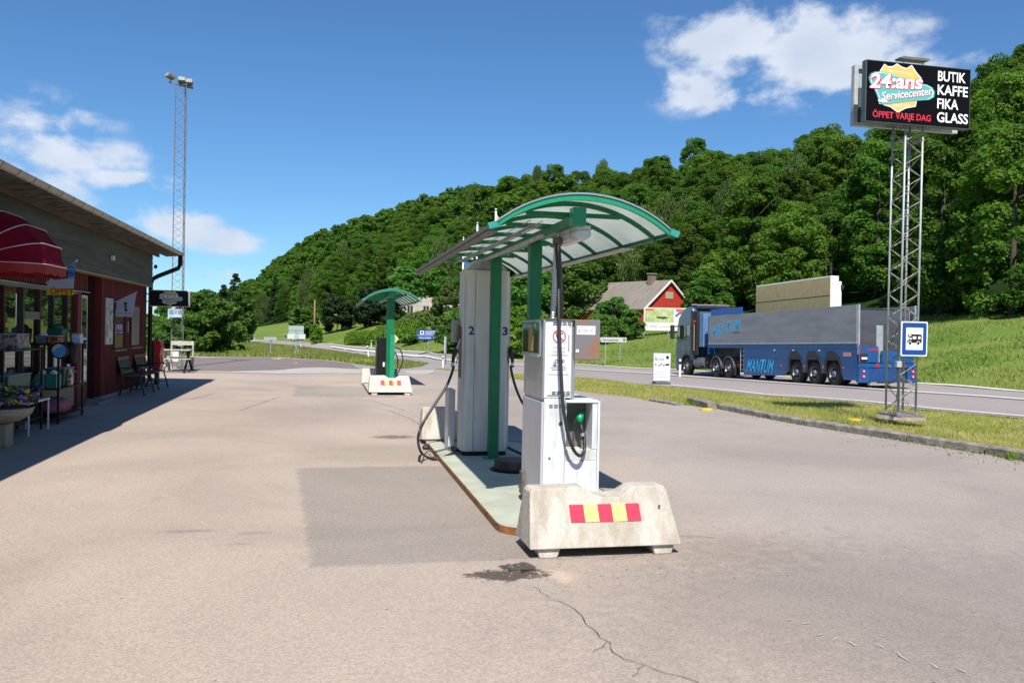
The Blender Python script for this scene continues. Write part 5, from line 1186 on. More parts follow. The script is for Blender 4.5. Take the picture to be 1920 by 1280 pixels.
MB().prism([(0,0),(.16,0),(.19,.2),(.16,.4),(.2,.6),(.17,.75),(.1,.82),(.0,.8)],(0,0,0),X_,Z_,-.45,0).build('body',mat('red lacquer',(.55,.03,.015),.4),rbx,bev=.01); MB().box(-.09,-.002,0,.44,.05,.78).build('front',BLACKP,rbx,bev=.01)
MB().box(.02,.10,.1,.35,-.36,-.002).build('post',BLACKP,rbx)
# ------------------------------------------------------------ picnic set and floodlight mast
WW=mat('weathered white wood',(.44,.42,.38),.8,var=.15,scale=6)
pt_=thing('picnic_table','white slatted garden table with bench beyond the shop corner','table',(-5.35,29.6,0))
for z,x0,x1,y0,y1 in ((.74,0,.95,0,.9),(.47,.15,1.05,-.45,-.15),(.47,.15,1.05,1.05,1.35)):
    k=3 if z>.6 else 1
    for i in range(k): MB().box(x0,x1,y0+(y1-y0)*i/k,y0+(y1-y0)*(i+.93)/k,z-.03,z).build('table_board' if z>.6 else 'seat_board',WW,pt_,bev=.004)
for x in (.12,.85):
    for s_ in (0,1): q=MB(); q.bar((x,-.42 if s_ else 1.32,0),(x,.78 if s_ else .12,.71),.06,.05); q.build('leg',BLACKP if x>.5 else WW,pt_)
gb=thing('garden_bench','white garden bench with a wide grey top rail behind the picnic table','bench',(-5.25,31.2,0))
MB().box(0,.75,.0,.05,.86,1.0).build('back_rail',mat('pale grey wood',(.5,.47,.42),.8),gb); MB().box(0,.75,-.4,0,.42,.45).build('seat',WW,gb)
for x in (.0,.70): MB().box(x,x+.05,-.4,-.35,0,.42).build('leg',WW,gb); MB().box(x,x+.05,0,.05,0,.859).build('post',WW,gb)
def lattice(q,c,w,h,n,tri=False,rz=0,r=.02,rb=.009,taper=1.0,z0=0,mb2=None):
    k=3 if tri else 4; rr_=w/(2*math.sin(math.pi/k)); f=lambda i,t:(c[0]+rr_*(1+(taper-1)*t)*math.cos(rz+2*math.pi*i/k),c[1]+rr_*(1+(taper-1)*t)*math.sin(rz+2*math.pi*i/k),z0+h*t)
    for i in range(k): q.tube([f(i,0),f(i,1)],r,8)
    m=mb2 or q
    for i in range(k):
        for j in range(n):
            a,b2=(i,i+1) if j%2 else (i+1,i); m.tube([f(a,j/n),f(b2,(j+1)/n)],rb,5,cap=False)
    return f
GALV=mat('galvanised mast',(.20,.17,.18),.6,metal=.2,var=.1)
ms=thing('floodlight_mast','tall thin lattice mast with two floodlights beyond the shop','mast',(-5.22,32.6,0)); q=MB(); q2=MB(); lattice(q,(0,0),.44,10.2,44,True,R(75),.016,.006,.9,0,q2); q.build('mast_leg_frame',GALV,ms); q2.build('cross_bracing',GALV,ms)
q=MB(); q.bar((-.46,0,10.22),(.36,.05,10.08),.05,.06); q.build('crossbar',GALV,ms)
FL=mat('olive lamp housing',(.16,.17,.12),.5)
for (x,z,rz_) in ((-.40,10.42,-.9),(-.02,10.30,.1),(.22,10.25,.15)):
    q=MB(); M_=Matrix.Translation((x,0,z))@Matrix.Scale(.72,4)@Matrix.Rotation(rz_,4,'Z')@Matrix.Rotation(R(-18),4,'X'); q.prism([(-.17,-.10),(.17,-.10),(.19,.02),(.14,.13),(-.14,.13),(-.19,.02)],(0,0,0),X_,Z_,-.16,.2); q.v=[tuple(M_@Vector(v)) for v in q.v]; o=q.build('floodlight',FL,ms,bev=.02)
    q=MB().box(-.15,.15,-.222,-.202,-.09,.1); q.v=[tuple(M_@Vector(v)) for v in q.v]; q.build('lens',mat('lamp lens',(.35,.37,.36),.1),o)
    q=MB(); q.tube([(x,0,z-.08),(x,0,z-.20)],.015,6); q.build('stem',GALV,ms)
a=atY(314.5,594.5,32.2); c=atY(341,579.5,32.2); s1=thing('mast_sign','light blue and white sign plate on the floodlight mast','sign',(a.x,32.2,a.z)); MB().box(0,c.x-a.x,0,.02,0,c.z-a.z).build('plate',mat('pale blue sign',(.42,.58,.70),.5),s1)
q=MB().box(.04,.20,-.003,-.0005,.10,.26); q.box(.34,.50,-.003,-.0005,.10,.26); q.box(.245,.30,-.003,-.0005,.12,.25); q.build('panel_print',mat('sign grey print',(.20,.25,.32),.6),s1)
a=atY(333.5,649,32.2); c=atY(341,638,32.2); s2=thing('assembly_sign','small green sign with white cross pattern on the floodlight mast','sign',(a.x,32.2,a.z)); MB().box(0,c.x-a.x,0,.02,0,c.z-a.z).build('plate',mat('safety green',(.02,.35,.16),.5),s2)
q=MB(); w_=c.x-a.x; h_2=c.z-a.z; q.bar((.02,-.002,.02),(w_-.02,-.002,h_2-.02),.003,.02); q.bar((.02,-.002,h_2-.02),(w_-.02,-.002,.02),.003,.02); q.build('cross_print',WHP,s2)
a=atY(322,677,32.2); c=atY(335,659,32.2); s3=thing('white_board','blank white board leaning at the foot of the floodlight mast','board',(a.x,32.2,a.z)); MB().box(0,c.x-a.x,0,.02,0,c.z-a.z).build('panel',WHITE,s3); q=MB(); q.box(.02,.05,.0,.02,-a.z,-.001); q.box(c.x-a.x-.05,c.x-a.x-.02,0,.02,-a.z,-.001); q.build('legs',GALV,s3)
# ------------------------------------------------------------ lorry
TB=mat('lorry blue',(.007,.075,.24),.35,var=.08,scale=2,coat=.3); TGR=mat('grey tarpaulin board',(.27,.272,.28),.5,col2=(.20,.20,.21),scale=2,stretch=(1,.3,1.5),detail=9); CABB=mat('cab slate blue',(.09,.125,.19),.3,metal=.3,var=.08,coat=.6)
TYRE=mat('tyre rubber',(.022,.021,.021),.85,var=.2,scale=8); RIM=mat('wheel rim',(.38,.37,.36),.4,metal=.6,var=.15,scale=8); CHAS=mat('chassis black',(.018,.018,.02),.7,var=.2,scale=6); MUD=mat('black mudguard',(.03,.03,.034),.6); LBL=mat('letter blue',(.04,.50,.90),.4); ALS=mat('aluminium rail',(.5,.52,.55),.4,metal=.5)
REDL=mat('red lamp',(.55,.01,.03),.3); ORL=mat('orange lamp',(.75,.18,.01),.3); TANK=mat('tank steel',(.22,.22,.23),.4,metal=.5,var=.2,scale=5)
lr=thing('articulated_lorry','blue articulated lorry with grey side boards driving away along the road','lorry',(21.28,29.25,-.365)); lr.rotation_euler=(R(-1.35),0,R(1.0)); HW=1.275
def T_(nm,m,x0,x1,y0,y1,z0,z1,bev=.01,par=None): return MB().box(x0,x1,y0,y1,z0,z1).build(nm,m,par or lr,bev=bev)
def wheel(y,r=.50,side=-1,w=.32,steer=False):
    M_=Matrix.Translation((side*(HW-.16-.02),y,r))@Matrix.Rotation(R(90)*side,4,'Y'); o=MB().lathe([(r*.62,-w/2),(r*.9,-w/2),(r,-w/2+.05),(r,w/2-.05),(r*.9,w/2),(r*.60,w/2),(r*.58,w/2-.05)],n=28,M=None)
    o.v=[tuple(M_@Vector(v)) for v in o.v]; wh=o.build('wheel',TYRE,lr,smooth=False)
    q=MB(); q.lathe([(r*.60,w/2-.06),(r*.56,w/2+.005),(r*.50,w/2-.10),(r*.34,w/2-.12 if not steer else w/2+.0),(r*.28,w/2-.10),(r*.24,w/2+.02),(r*.0+.01,w/2+.03)],n=24); q.v=[tuple(M_@Vector(v)) for v in q.v]; q.build('rim',RIM,wh)
    q=MB(); q.lathe([(r*.17,w/2+.031),(r*.15,w/2+.06),(.01,w/2+.065)],n=12); q.v=[tuple(M_@Vector(v)) for v in q.v]; q.build('hub',TB if not steer else CHAS,wh)
    return wh
TW=[1.62,2.98,4.34]; DW=[10.6,11.95]; FWY=15.55
for s in (-1,1):
    for y in TW: wheel(y,.5,s)
    for y in DW: wheel(y,.5,s)
    wheel(FWY,.5,s,steer=True)
# trailer side boards and skirts
for s in (-1,1):
    T_('side_board',TGR,s*HW-.03 if s<0 else HW-.0,s*HW+.0 if s<0 else HW+.03,.1,12.7,1.79,3.22,.006)
    T_('board_rail',ALS,s*HW-.045 if s<0 else HW+.0,s*HW-.0 if s<0 else HW+.045,.1,12.7,1.72,1.788,.004)
    T_('blue_rail',TB,s*HW-.03 if s<0 else HW-.02,s*HW+.02 if s<0 else HW+.03,.1,12.7,1.55,1.718,.004)
    A=[(.15,.28),(.15,1.55),(8.9,1.55),(8.9,.22),(5.25,.30)]
    P=[(.12,.30),(.95,.30)]
    A=[(.12,1.549),(.12,.30),(.92,.30)]
    for y in TW: A+=[(y-.60,.52),(y-.50,.85),(y-.30,1.18),(y+.34,1.22),(y+.50,.98),(y+.60,.52)]
    A+=[(5.05,.45),(5.25,.32),(8.9,.22),(8.9,1.549)]
    MB().prism([(y,z) for y,z in A],(s*(HW-.0),0,0),Y_,Z_,-.02,.02).build('skirt_panel',TB,lr)
    for y in TW:
        q=MB(); pr_=[(y-.62,.50),(y-.55,.88),(y-.33,1.22),(y+.36,1.27),(y+.54,1.02),(y+.64,.50),(y+.56,.50),(y+.46,.98),(y+.32,1.18),(y-.28,1.14),(y-.47,.84),(y-.54,.50)]
        q.prism(pr_,(s*(HW-.12),0,0),Y_,Z_,-.15,.15); q.build('mudguard',MUD,lr)
        q=MB().prism([(y-.56,.84),(y-.50,1.16),(y-.08,1.44),(y+.44,1.42),(y+.60,1.02),(y+.62,.84),(y+.52,.84),(y+.42,1.06),(y-.3,1.06),(y-.48,.84)],(s*(HW+.024),0,0),Y_,Z_,-.003,.003); q.build('arch_patch',MUD,lr)
T_('inner_box',CHAS,-1.1,1.1,.8,8.9,.35,1.1,0)
T_('trailer_frame',CHAS,-.9,.9,8.9,12.7,1.0,1.55,0)
T_('front_bulkhead',TB,-1.27,1.27,12.71,12.85,1.2,3.22)
o=T_('inner_board',mat('bright blue board',(.015,.12,.45),.4),-1.20,-1.17,9.3,12.7,3.0,3.56,.004); o['label']='bright blue raised board behind the cab'
T_('inner_board',TB,1.2,1.245,9.2,12.7,3.0,3.22,.004)
# open rear end
T_('rear_post',ALS,-HW-.01,-HW+.06,.0,.09,1.3,3.24); T_('rear_post',ALS,HW-.06,HW+.01,.0,.09,1.3,3.24)
T_('rear_top_bar',TGR,-HW+.06,HW-.06,6.5,6.56,1.4,3.05)
T_('inner_wall',TGR,-1.22,-1.19,.3,9.0,1.1,3.1,.0); T_('inner_wall',TGR,1.19,1.22,.3,9.0,1.1,3.1,0)
T_('load_frame',ALS,-.35,-.05,.2,.26,1.0,2.45); T_('load_frame',ALS,-1.1,-1.04,.4,.46,1.6,3.0)
q=MB(); q.tube([(-1.2,.4,3.08),(1.2,.4,3.08)],.03,8); q.build('cross_bar',CHAS,lr)
T_('tail_panel',TB,-HW+.03,-.36,.05,.14,1.0,1.62); T_('tail_panel',TB,-.2,HW-.03,.05,.14,.98,1.45)
T_('bumper_beam',TB,-HW,HW,.0,.12,.80,.96); T_('red_strip',REDL,-.85,-.36,.035,.048,1.46,1.52,0)
T_('corner_panel',TB,-HW,-HW+.42,-.06,.10,.22,.78); T_('corner_panel',TB,HW-.42,HW,-.06,.10,.22,.78)
T_('tail_gate',mat('glossy blue',(.015,.06,.22),.15,coat=.6),-.82,.82,.02,.06,.24,.78); T_('tail_sill',mat('dusty steel',(.35,.30,.24),.7),-HW+.42,HW-.3,-.14,.05,.12,.2)
for s in (-1,1):
    for z in (.46,.66):
        q=MB(); q.lathe([(.075,0),(.07,.02),(.01,.03)],(s*(HW-.18),-.061,z),14,Matrix.Rotation(R(90),4,'X')); q.build('tail_lamp',REDL,lr)
        q=MB(); q.lathe([(.03,0),(.01,.01)],(s*(HW-.18),-.093,z),10,Matrix.Rotation(R(90),4,'X')); q.build('lamp_centre',WHP,lr)
    T_('edge_reflector',REDL,s*HW-.02 if s<0 else HW-.02,s*HW+.02 if s<0 else HW+.02,-.065,-.055,1.0,1.7,0)
q=MB(); q.prism([(-.1,0),(.1,0),(0,.17)],(-.45,.0,.82),X_,Z_,.002,.012); q.build('warning_triangle',REDL,lr); q=MB(); q.prism([(-.1,0),(.1,0),(0,.17)],(.75,.0,.82),X_,Z_,.002,.012); q.build('warning_triangle',REDL,lr)
o=T_('plate_holder',CHAS,-1.2,-.88,-.02,.04,1.08,1.34); T_('number_plate',WHP,-1.16,-.92,-.03,-.021,1.12,1.20,0)
# side fittings
for s in (-1,):
    for y in (5.5,3.66,2.3,.95): T_('marker_lamp',ORL,-HW-.035,-HW-.02,y-.04,y+.04,.74,.80,0)
    for y,z in ((6.1,1.42),(4.55,1.42),(2.6,1.42)): T_('lock_stud',WHP,-HW-.032,-HW-.02,y-.03,y+.03,z,z+.06,0)
    T_('maker_plate',mat('red white plate',(.5,.1,.12),.5,col2=(.5,.45,.45),scale=20),-HW-.028,-HW-.02,.45,.95,1.22,1.38,0)
    for y in (6.0,7.2,8.2): q=MB(); q.lathe([(.05,0),(.01,.012)],(-HW-.022,y,1.05),10,Matrix.Rotation(R(-90),4,'Y')); q.build('round_hatch',MUD,lr)
text('MANTUM',LBL,lr,(-HW-.034,8.62,.40),(0,-1,0),Z_,.62,w=2.35,shear=.35,bold=.012,t=.003); text('MANTUM',LBL,lr,(-HW-.034,12.3,2.12),(0,-1,.10),(0,.10,1),.58,w=2.9,shear=.35,bold=.012,t=.003)
T_('small_print',mat('dim grey print',(.08,.08,.09),.6),-HW-.036,-HW-.031,9.35,9.95,2.28,2.33,0)
# tractor
q=MB(); fy=17.05; by=14.75
side=[(by,.95),(by,3.35),(by+.15,3.72),(by+.55,3.86),(fy-1.0,3.72),(fy-.35,3.25),(fy-.12,2.5),(fy,1.5),(fy,.35),(FWY+.62,.35),(FWY+.60,.80),(FWY+.42,1.08),(FWY-.0,1.18),(FWY-.42,1.08),(FWY-.58,.80)]
q.prism(side,(-1.22,0,0),Y_,Z_,0,2.44); q.build('cab',CABB,lr,bev=.05,seg=3)
T_('roof_cap',mat('dark roof cap',(.03,.03,.04),.4),-1.0,1.0,by-.05,by+.5,3.70,3.90,.05); T_('roof_bar',ALS,-1.15,1.15,by+.4,by+.46,3.93,3.98)
for x in (-.9,-.3,.3,.9): T_('roof_marker',REDL,x-.05,x+.05,by+.38,by+.48,3.98,4.05)
T_('air_deflector',CHAS,-1.25,-1.10,by-.55,by-.02,1.15,3.55,.02); T_('air_deflector',CHAS,1.10,1.25,by-.55,by-.02,1.15,3.55,.02)
T_('side_fin',mat('slate fin',(.03,.035,.045),.5),-1.26,-1.23,by-.02,by+.25,1.2,3.6,.01)
for z in np.arange(1.25,3.4,.3): T_('red_marker',REDL,-1.27,-1.262,by+.16,by+.20,z,z+.07,0)
q=MB(); q.tube([(-1.30,by-.28,1.4),(-1.30,by-.28,2.95)],.03,8); q.build('tool_handle',mat('wood handle',(.35,.22,.12),.7),lr); T_('tool_head',REDP,-1.33,-1.26,by-.42,by-.12,2.95,3.05)
T_('headboard_light_blue',mat('pale blue panel',(.12,.22,.42),.4),-1.2,1.2,by-1.2,by-.7,1.6,3.4,.02).name='fairing'
q=MB().prism([(fy-1.35,2.0),(fy-.45,2.0),(fy-.32,2.35),(fy-.52,2.82),(fy-1.35,2.82)],(-1.235,0,0),Y_,Z_,-.01,.01); q.build('side_window',SHG,lr)
q=MB().prism([(fy-1.95,2.25),(fy-1.5,2.25),(fy-1.5,2.8),(fy-1.95,2.8)],(-1.235,0,0),Y_,Z_,-.01,.01); q.build('side_window',SHG,lr)
q=MB().box(-1.1,1.1,fy-.14,fy+.02,2.0,2.9); q.build('windscreen',SHG,lr)
for s in (-1,1):
    mi=T_('mirror',CHAS,s*1.55-.1,s*1.55+.1,fy-.35,fy-.12,2.05,2.85,.04); q=MB(); q.tube([(s*1.22,fy-.3,2.8),(s*1.5,fy-.25,2.75)],.03,6); q.tube([(s*1.22,fy-.3,2.1),(s*1.5,fy-.25,2.15)],.03,6); q.build('mirror_arm',CHAS,mi)
T_('door_line',CHAS,-1.232,-1.222,fy-1.42,fy-1.40,1.1,2.9,0); T_('step',CHAS,-1.2,-1.0,fy-.9,fy-.1,.28,.45); T_('wheel_arch',CHAS,-1.235,-1.12,FWY-.62,FWY-.57,.4,.9)
q=MB().prism([(FWY+.60,.45),(FWY+.62,.82),(FWY+.44,1.12),(FWY,1.23),(FWY-.44,1.12),(FWY-.62,.82),(FWY-.60,.45),(FWY-.52,.45),(FWY-.52,.78),(FWY-.38,1.02),(FWY,1.11),(FWY+.38,1.02),(FWY+.52,.78),(FWY+.52,.45)],(-1.235,0,0),Y_,Z_,-.02,.02); q.build('arch_trim',CHAS,lr)
for k in range(7): T_('door_graphic',mat('pale graphic',(.22,.25,.3),.4),-1.229,-1.223,fy-1.9+.05*k,fy-.7-.04*k,1.42+.075*k,1.45+.075*k,0)
q=MB(); q.lathe([(.01,0),(.30,.0),(.32,.03),(.32,1.3),(.30,1.33),(.01,1.33)],(-.92,12.85+.55,.75),20,Matrix.Rotation(R(-90),4,'X')); q.build('fuel_tank',TANK,lr,smooth=False)
T_('battery_box',CHAS,-1.2,-1.0,13.5,13.9,.5,.72,.02); T_('tank_marker',ORL,-1.26,-1.245,12.95,13.0,.72,.79,0)
T_('chassis_rail',CHAS,-.55,.55,10.0,16.6,.75,1.02,0)
for y in DW:
    for s in (-1,1):
        q=MB(); a_=[(y+.62*math.cos(R(t)),.5+.62*math.sin(R(t))) for t in range(0,181,18)]; b2=[(y+.57*math.cos(R(t)),.5+.57*math.sin(R(t))) for t in range(180,-1,-18)]
        q.prism(a_+b2,(s*(HW-.18),0,0),Y_,Z_,-.17,.17); q.build('rear_mudguard',mat('grey mudguard',(.09,.09,.10),.5),lr)
        T_('mud_flap',CHAS,s*(HW-.18)-.17,s*(HW-.18)+.17,y-.66,y-.64,.18,.6,0)
T_('rear_chassis_plate',ORL,-1.15,-.8,9.75,9.8,.62,.76,0); T_('rear_chassis_plate',REDL,-1.15,-.8,9.75,9.8,.80,.90,0)
q=MB(); 
for k in range(5): q.tube([(-HW+.02,8.98,.5+.22*k),(-HW+.02,9.3,.5+.22*k)],.015,5)
q.tube([(-HW+.02,8.98,.4),(-HW+.02,8.98,1.5)],.02,6); q.tube([(-HW+.02,9.3,.4),(-HW+.02,9.3,1.5)],.02,6); q.build('ladder',ALS,lr)
T_('support_leg',CHAS,-1.1,-.95,9.4,9.55,.35,1.4)
# the load
SL=mat('ochre board face',(.52,.41,.20),.7,var=.08,scale=4); SLW=mat('white slab edge',(.78,.77,.76),.7,var=.08)
sb=thing('wall_slab','tall ochre wall element with white end standing upright in the lorry','wall element',(21.15,33.0,.9)); sb.rotation_euler=lr.rotation_euler
MB().box(0,.02,0,6.3,0,3.27).build('ochre_face',SL,sb); MB().box(.021,.42,0,6.3,0,3.33).build('core',SLW,sb,bev=.01); MB().box(.421,.60,.05,6.2,0,3.1).build('back_layer',SLW,sb,bev=.02)
MB().box(-.004,-.0005,0,6.3,2.46,2.49).build('joint',mat('joint brown',(.07,.05,.02),.8),sb)
q=MB().box(.55,.66,-.03,.05,2.75,2.95); q.build('lifting_lug',CHAS,sb,bev=.01)
q=MB()
for y,z in ((4.25,2.66),(4.25,2.78),(1.75,2.66),(1.75,2.78)): q.box(-.006,-.0005,y,y+.03,z,z+.04)
q.build('fixing_holes',CHAS,sb)
# ------------------------------------------------------------ sign tower
TWR=mat('galvanised lattice',(.42,.46,.45),.5,metal=.3,var=.12,scale=4); TWB=mat('bracing steel',(.40,.37,.32),.6,metal=.2,var=.2,scale=9,col2=(.18,.14,.11))
tw=thing('sign_tower','square galvanised lattice tower carrying the big black sign board','tower',(11.57,15.46,.03)); q=MB(); q2=MB(); q3=MB()
rr_=.40/math.sqrt(2); leg=[(-.2,-.2),(.2,-.2),(.2,.2),(-.2,.2)]; Ht=6.6
for a,b2 in leg: q=MB(); q.tube([(a,b2,.03),(a,b2,Ht)],.022,10); q.build('leg',TWR,tw,smooth=True); MB().lathe([(.05,0.01),(.05,.03)],(a,b2,0.02),10).build('leg_foot',TWR,tw)
nb=27
for i in range(4):
    A,B_=leg[i],leg[(i+1)%4]
    for j in range(nb):
        a,b2=(A,B_) if (j+i)%2 else (B_,A); q2.tube([(a[0],a[1],.1+Ht*.97*j/nb),(b2[0],b2[1],.1+Ht*.97*(j+1)/nb)],.0085,6,cap=False)
q2.build('cross_bracing',TWB,tw)
MB().box(-.30,.32,-.30,.30,-.02,.018).build('base_plate',RUST,tw,bev=.004)
q=MB(); q.lathe([(.50,-.06),(.46,-.01),(.3,.0),(.01,.0)],(0,0,-.02),20); o=q.build('footing',mat('crumbling concrete',(.30,.26,.20),.95,var=.2,scale=8,bump=.5),tw)
q=MB(); q.tube(bez([(-.24,-.2,2.0),(-.245,-.2,1.0),(-.24,-.22,.35),(-.33,-.30,.08),(-.55,-.45,.0)],6),.011,6); q.build('cable',mat('blue grey cable',(.05,.07,.10),.6),tw,smooth=True)
q=MB(); q.tube(bez([(-.24,-.2,.45),(-.5,-.5,.2),(-.9,-.95,.02)],6),.006,5); q.build('cable',BLACKP,tw,smooth=True)
MB().box(-.30,-.19,-.27,-.2,.98,1.10).build('junction_box',mat('pale box',(.5,.5,.48),.5),tw,bev=.008)
# camper sign
cs=thing('camper_sign','blue square road sign with a black camper van pictogram on the tower','road sign',(11.335,15.19,1.24)); wS,hS=.61,.70
def rrect(w,h,r,x=0,y=0,n=4):
    P=[]
    for cx,cy,a0 in ((w-r,r,-90),(w-r,h-r,0),(r,h-r,90),(r,r,180)):
        for k in range(n+1): a=R(a0+90*k/n); P.append((x+cx+r*math.cos(a),y+cy+r*math.sin(a)))
    return P
SB=mat('sign blue',(.008,.06,.30),.4,var=.03)
MB().prism(rrect(wS,hS,.03),(0,0,0),X_,Z_,-.015,.005).build('panel',WHP,cs)
MB().prism(rrect(wS-.05,hS-.05,.03,.025,.025),(0,0,0),X_,Z_,.006,.008).build('blue_field',SB,cs)
MB().prism(rrect(.39,.45,.005,.11,.125),(0,0,0),X_,Z_,.009,.011).build('white_field',WHP,cs)
vb=[(.14,.27),(.46,.27),(.47,.28),(.47,.43),(.46,.44),(.36,.445),(.17,.445),(.15,.43),(.15,.40),(.165,.385),(.20,.385),(.175,.33),(.14,.31)]
MB().prism(vb,(0,0,0),X_,Z_,.012,.014).build('camper_pictogram',BLKP,cs)
q=MB()
for x0,x1,z0,z1 in ((.26,.34,.345,.40),(.385,.44,.345,.40)): q.prism([(x0,z0),(x1,z0),(x1,z1),(x0,z1)],(0,0,0),X_,Z_,.015,.017)
q.prism([(.19,.335),(.235,.335),(.235,.375),(.215,.375)],(0,0,0),X_,Z_,.015,.017); q.prism([(.17,.405),(.225,.405),(.225,.43),(.17,.43)],(0,0,0),X_,Z_,.015,.017)
for cx in (.20,.39): q.lathe([(.042,0),(.042,.002)],(cx,-.015,.265),14,Matrix.Rotation(R(90),4,'X'))
q.build('window_shapes',WHP,cs); q=MB()
for cx in (.20,.39): q.lathe([(.030,0),(.030,.002)],(cx,-.018,.265),14,Matrix.Rotation(R(90),4,'X'))
q.build('wheel_shapes',BLKP,cs)
# boards
a=atY(1616,229.5,15.2); c=atY(1814,132,15.2); BX0,BZ0,BZ1,BX1=a.x,a.z,atY(1617,114,15.2).z,c.x; BWd=BX1-BX0; BH=BZ1-BZ0
bo=thing('billboard_sign','big black sign board with the round yellow and teal shop logo on the tower','sign board',(BX0,15.1,BZ0))
MB().box(0,BWd,0,.14,0,BH).build('frame',mat('board edge',(.10,.12,.12),.5),bo,bev=.005); MB().box(.015,BWd-.015,-.004,-.001,.015,BH-.015).build('black_face',mat('black board face',(.004,.004,.007),.8,spec=.08),bo)
S_=1.18; logo(bo,(BX0+.04,15.095,BZ0+.22),1.37,sy=1.02)
for i,(t,w) in enumerate((('BUTIK',.66),('KAFFE',.72),('FIKA',.50),('GLASS',.74))): sub(bo,text(t,LW,None,(BX0+1.62,15.09,BZ0+BH-.30-.275*i),X_,Z_,.205,w=w*.98,bold=.02,t=.001))
q=text('ÖPPET VARJE DAG',mat('logo crimson bright',(.75,.03,.06),.45),None,(BX0+.16,15.09,BZ0+.05),X_,Z_,.20,w=1.32,bold=.02,t=.001); sub(bo,q)
a=atY(1587,240,16.0); z1=atY(1587,128,16.0).z; rb_=thing('rear_sign_board','pale grey back of a second sign board behind the black one','sign board',(a.x,15.82,a.z)); w2_=atY(1780,250,16.0).x-a.x
MB().box(0,w2_,0,.05,0,z1-a.z).build('panel',mat('pale grey sheet',(.42,.45,.45),.5),rb_,bev=.004)
for (x0,x1,zz0,zz1) in ((0,.09,0,z1-a.z),(w2_-.09,w2_,0,z1-a.z),(.091,w2_-.091,z1-a.z-.07,z1-a.z),(.091,w2_-.091,0,.07)): MB().box(x0,x1,-.06,-.001,zz0,zz1).build('frame_bar',mat('frame grey',(.5,.52,.52),.5),rb_)
MB().box(.13,w2_-.1,-.03,-.002,.07,.07+.58*(z1-a.z)).build('dark_sheet',mat('slate sheet',(.09,.11,.12),.5),rb_)
for x in (-.16,.2):
    q=MB(); q.bar((x,-.22,5.6),(x,.34,5.6),.05,.05); q.bar((x,-.22,6.3),(x,.34,6.3),.05,.05); q.build('board_bracket',TWB,tw)
lp=thing('board_lamp','green grey strip lamp on top of the black sign board','lamp',(BX0+.70*1.24,15.15,BZ1+.12)); MB().prism([(0,0),(.62,0),(.66,.03),(.60,.055),(.04,.055),(-.03,.03)],(0,0,0),X_,Z_,-.25,-.05).build('housing',mat('olive lamp housing',(.16,.17,.12),.5),lp,bev=.005)
q=MB(); q.bar((.08,0.1,-.12),(.08,.1,.0),.025); q.bar((.52,.1,-.12),(.52,.1,.0),.025); q.build('bracket',TWB,lp)
# yellow discs, A board, small posts
for px,py,lb in ((1324,769,'flat yellow disc in the kerb gap beside the tilted stone'),(1601,789,'flat yellow disc in the grass left of the tower foot')):
    v=hit(px,py); o=MB().lathe([(.14,0),(.14,.03),(.11,.045),(.01,.05)],n=20).build('yellow_disc',mat('yellow plastic',(.75,.52,.01),.45)); o.location=v; tag(o,lb,'marker disc')
v=hit(1240,720); ab=thing('pavement_sign','white pavement sign reading Butik Kaffe on the grass strip','pavement sign',v); k=36/1600*(v-Vector(CAMP)).length; wA=.72; hA=1.12; ab.rotation_euler=(0,0,R(-4))
MB().box(-wA/2,wA/2,-.03,.03,.12,.12+hA).build('frame',mat('light grey frame',(.45,.46,.45),.5),ab,bev=.01); MB().box(-wA/2+.03,wA/2-.03,-.036,-.031,.15,.09+hA).build('poster',WHP,ab)
text('Butik',BLKP,ab,(-wA/2+.06,-.038,.12+hA-.30),X_,Z_,.14,w=.40,t=.002); text('Kaffe',BLKP,ab,(-wA/2+.06,-.038,.12+hA-.53),X_,Z_,.14,w=.42,t=.002); text('Öppet',GRYP,ab,(-.10,-.038,.55),X_,Z_,.07,w=.25,t=.002)
q=MB()
for i in range(4): q.box(-.25,.22,-.0385,-.037,.28+.065*i,.30+.065*i)
q.build('hours_print',GRYP,ab); q=MB(); q.lathe([(.07,0),(.07,.002)],(.22,-.037,.12+hA-.17),14,Matrix.Rotation(R(90),4,'X')); q.box(.14,.30,-.039,-.037,.12+hA-.50,.12+hA-.42); q.tube([(.16,-.038,.80),(.22,-.038,.78),(.31,-.038,.82)],.008,5); q.build('cup_drawing',BLKP,ab)
MB().prism([(-.32,0),(.32,0),(.27,.1),(-.27,.1)],(0,0,0),X_,Z_,-.28,.28).build('foot',mat('grey rubber foot',(.10,.11,.12),.7),ab,bev=.02); q=MB(); q.bar((-.2,0,.09),(-.2,0,.14),.04); q.bar((.2,0,.09),(.2,0,.14),.04); q.build('spring',STEEL,ab)
def facing(x,y): return math.atan2(-x,y)*1.0
# direction sign Servicecenter
a=hit(1135,680); b2=hit(1163,668); sg=thing('direction_sign','white pointed direction sign reading Servicecenter on two posts across the road','direction sign',a); 
L0=D(1124,646,60.5); L1=D(1174,646,63.5); zt=D(1124,632,60.5).z-a.z; zbm=D(1124,641.5,60.5).z-a.z; dirv=(Vector((L1.x,L1.y,0))-Vector((L0.x,L0.y,0))).normalized(); ln=(L1-L0).length; o0=Vector((L0.x-a.x,L0.y-a.y,zbm)); hh=zt-zbm
MB().prism([(0,hh/2),(.18,0),(ln,0),(ln,hh),(.18,hh)],o0,dirv,Z_,0,.03).build('panel',WHP,sg)
q=MB(); q.prism([(.05,hh/2),(.2,hh*.86),(.26,hh*.86),(.12,hh/2),(.26,hh*.14),(.2,hh*.14)],o0,dirv,Z_,.031,.036); q.build('arrow',BLKP,sg); text('Servicecenter',BLKP,sg,o0+dirv*.42+Vector((0,0,hh*.25)),dirv,Z_,hh*.5,w=ln*.58,t=.036)
q=MB().prism([(ln*.86,hh*.25),(ln*.96,hh*.25),(ln*.96,hh*.8),(ln*.86,hh*.8)],o0,dirv,Z_,.031,.034); q.build('symbol',GRYP,sg)
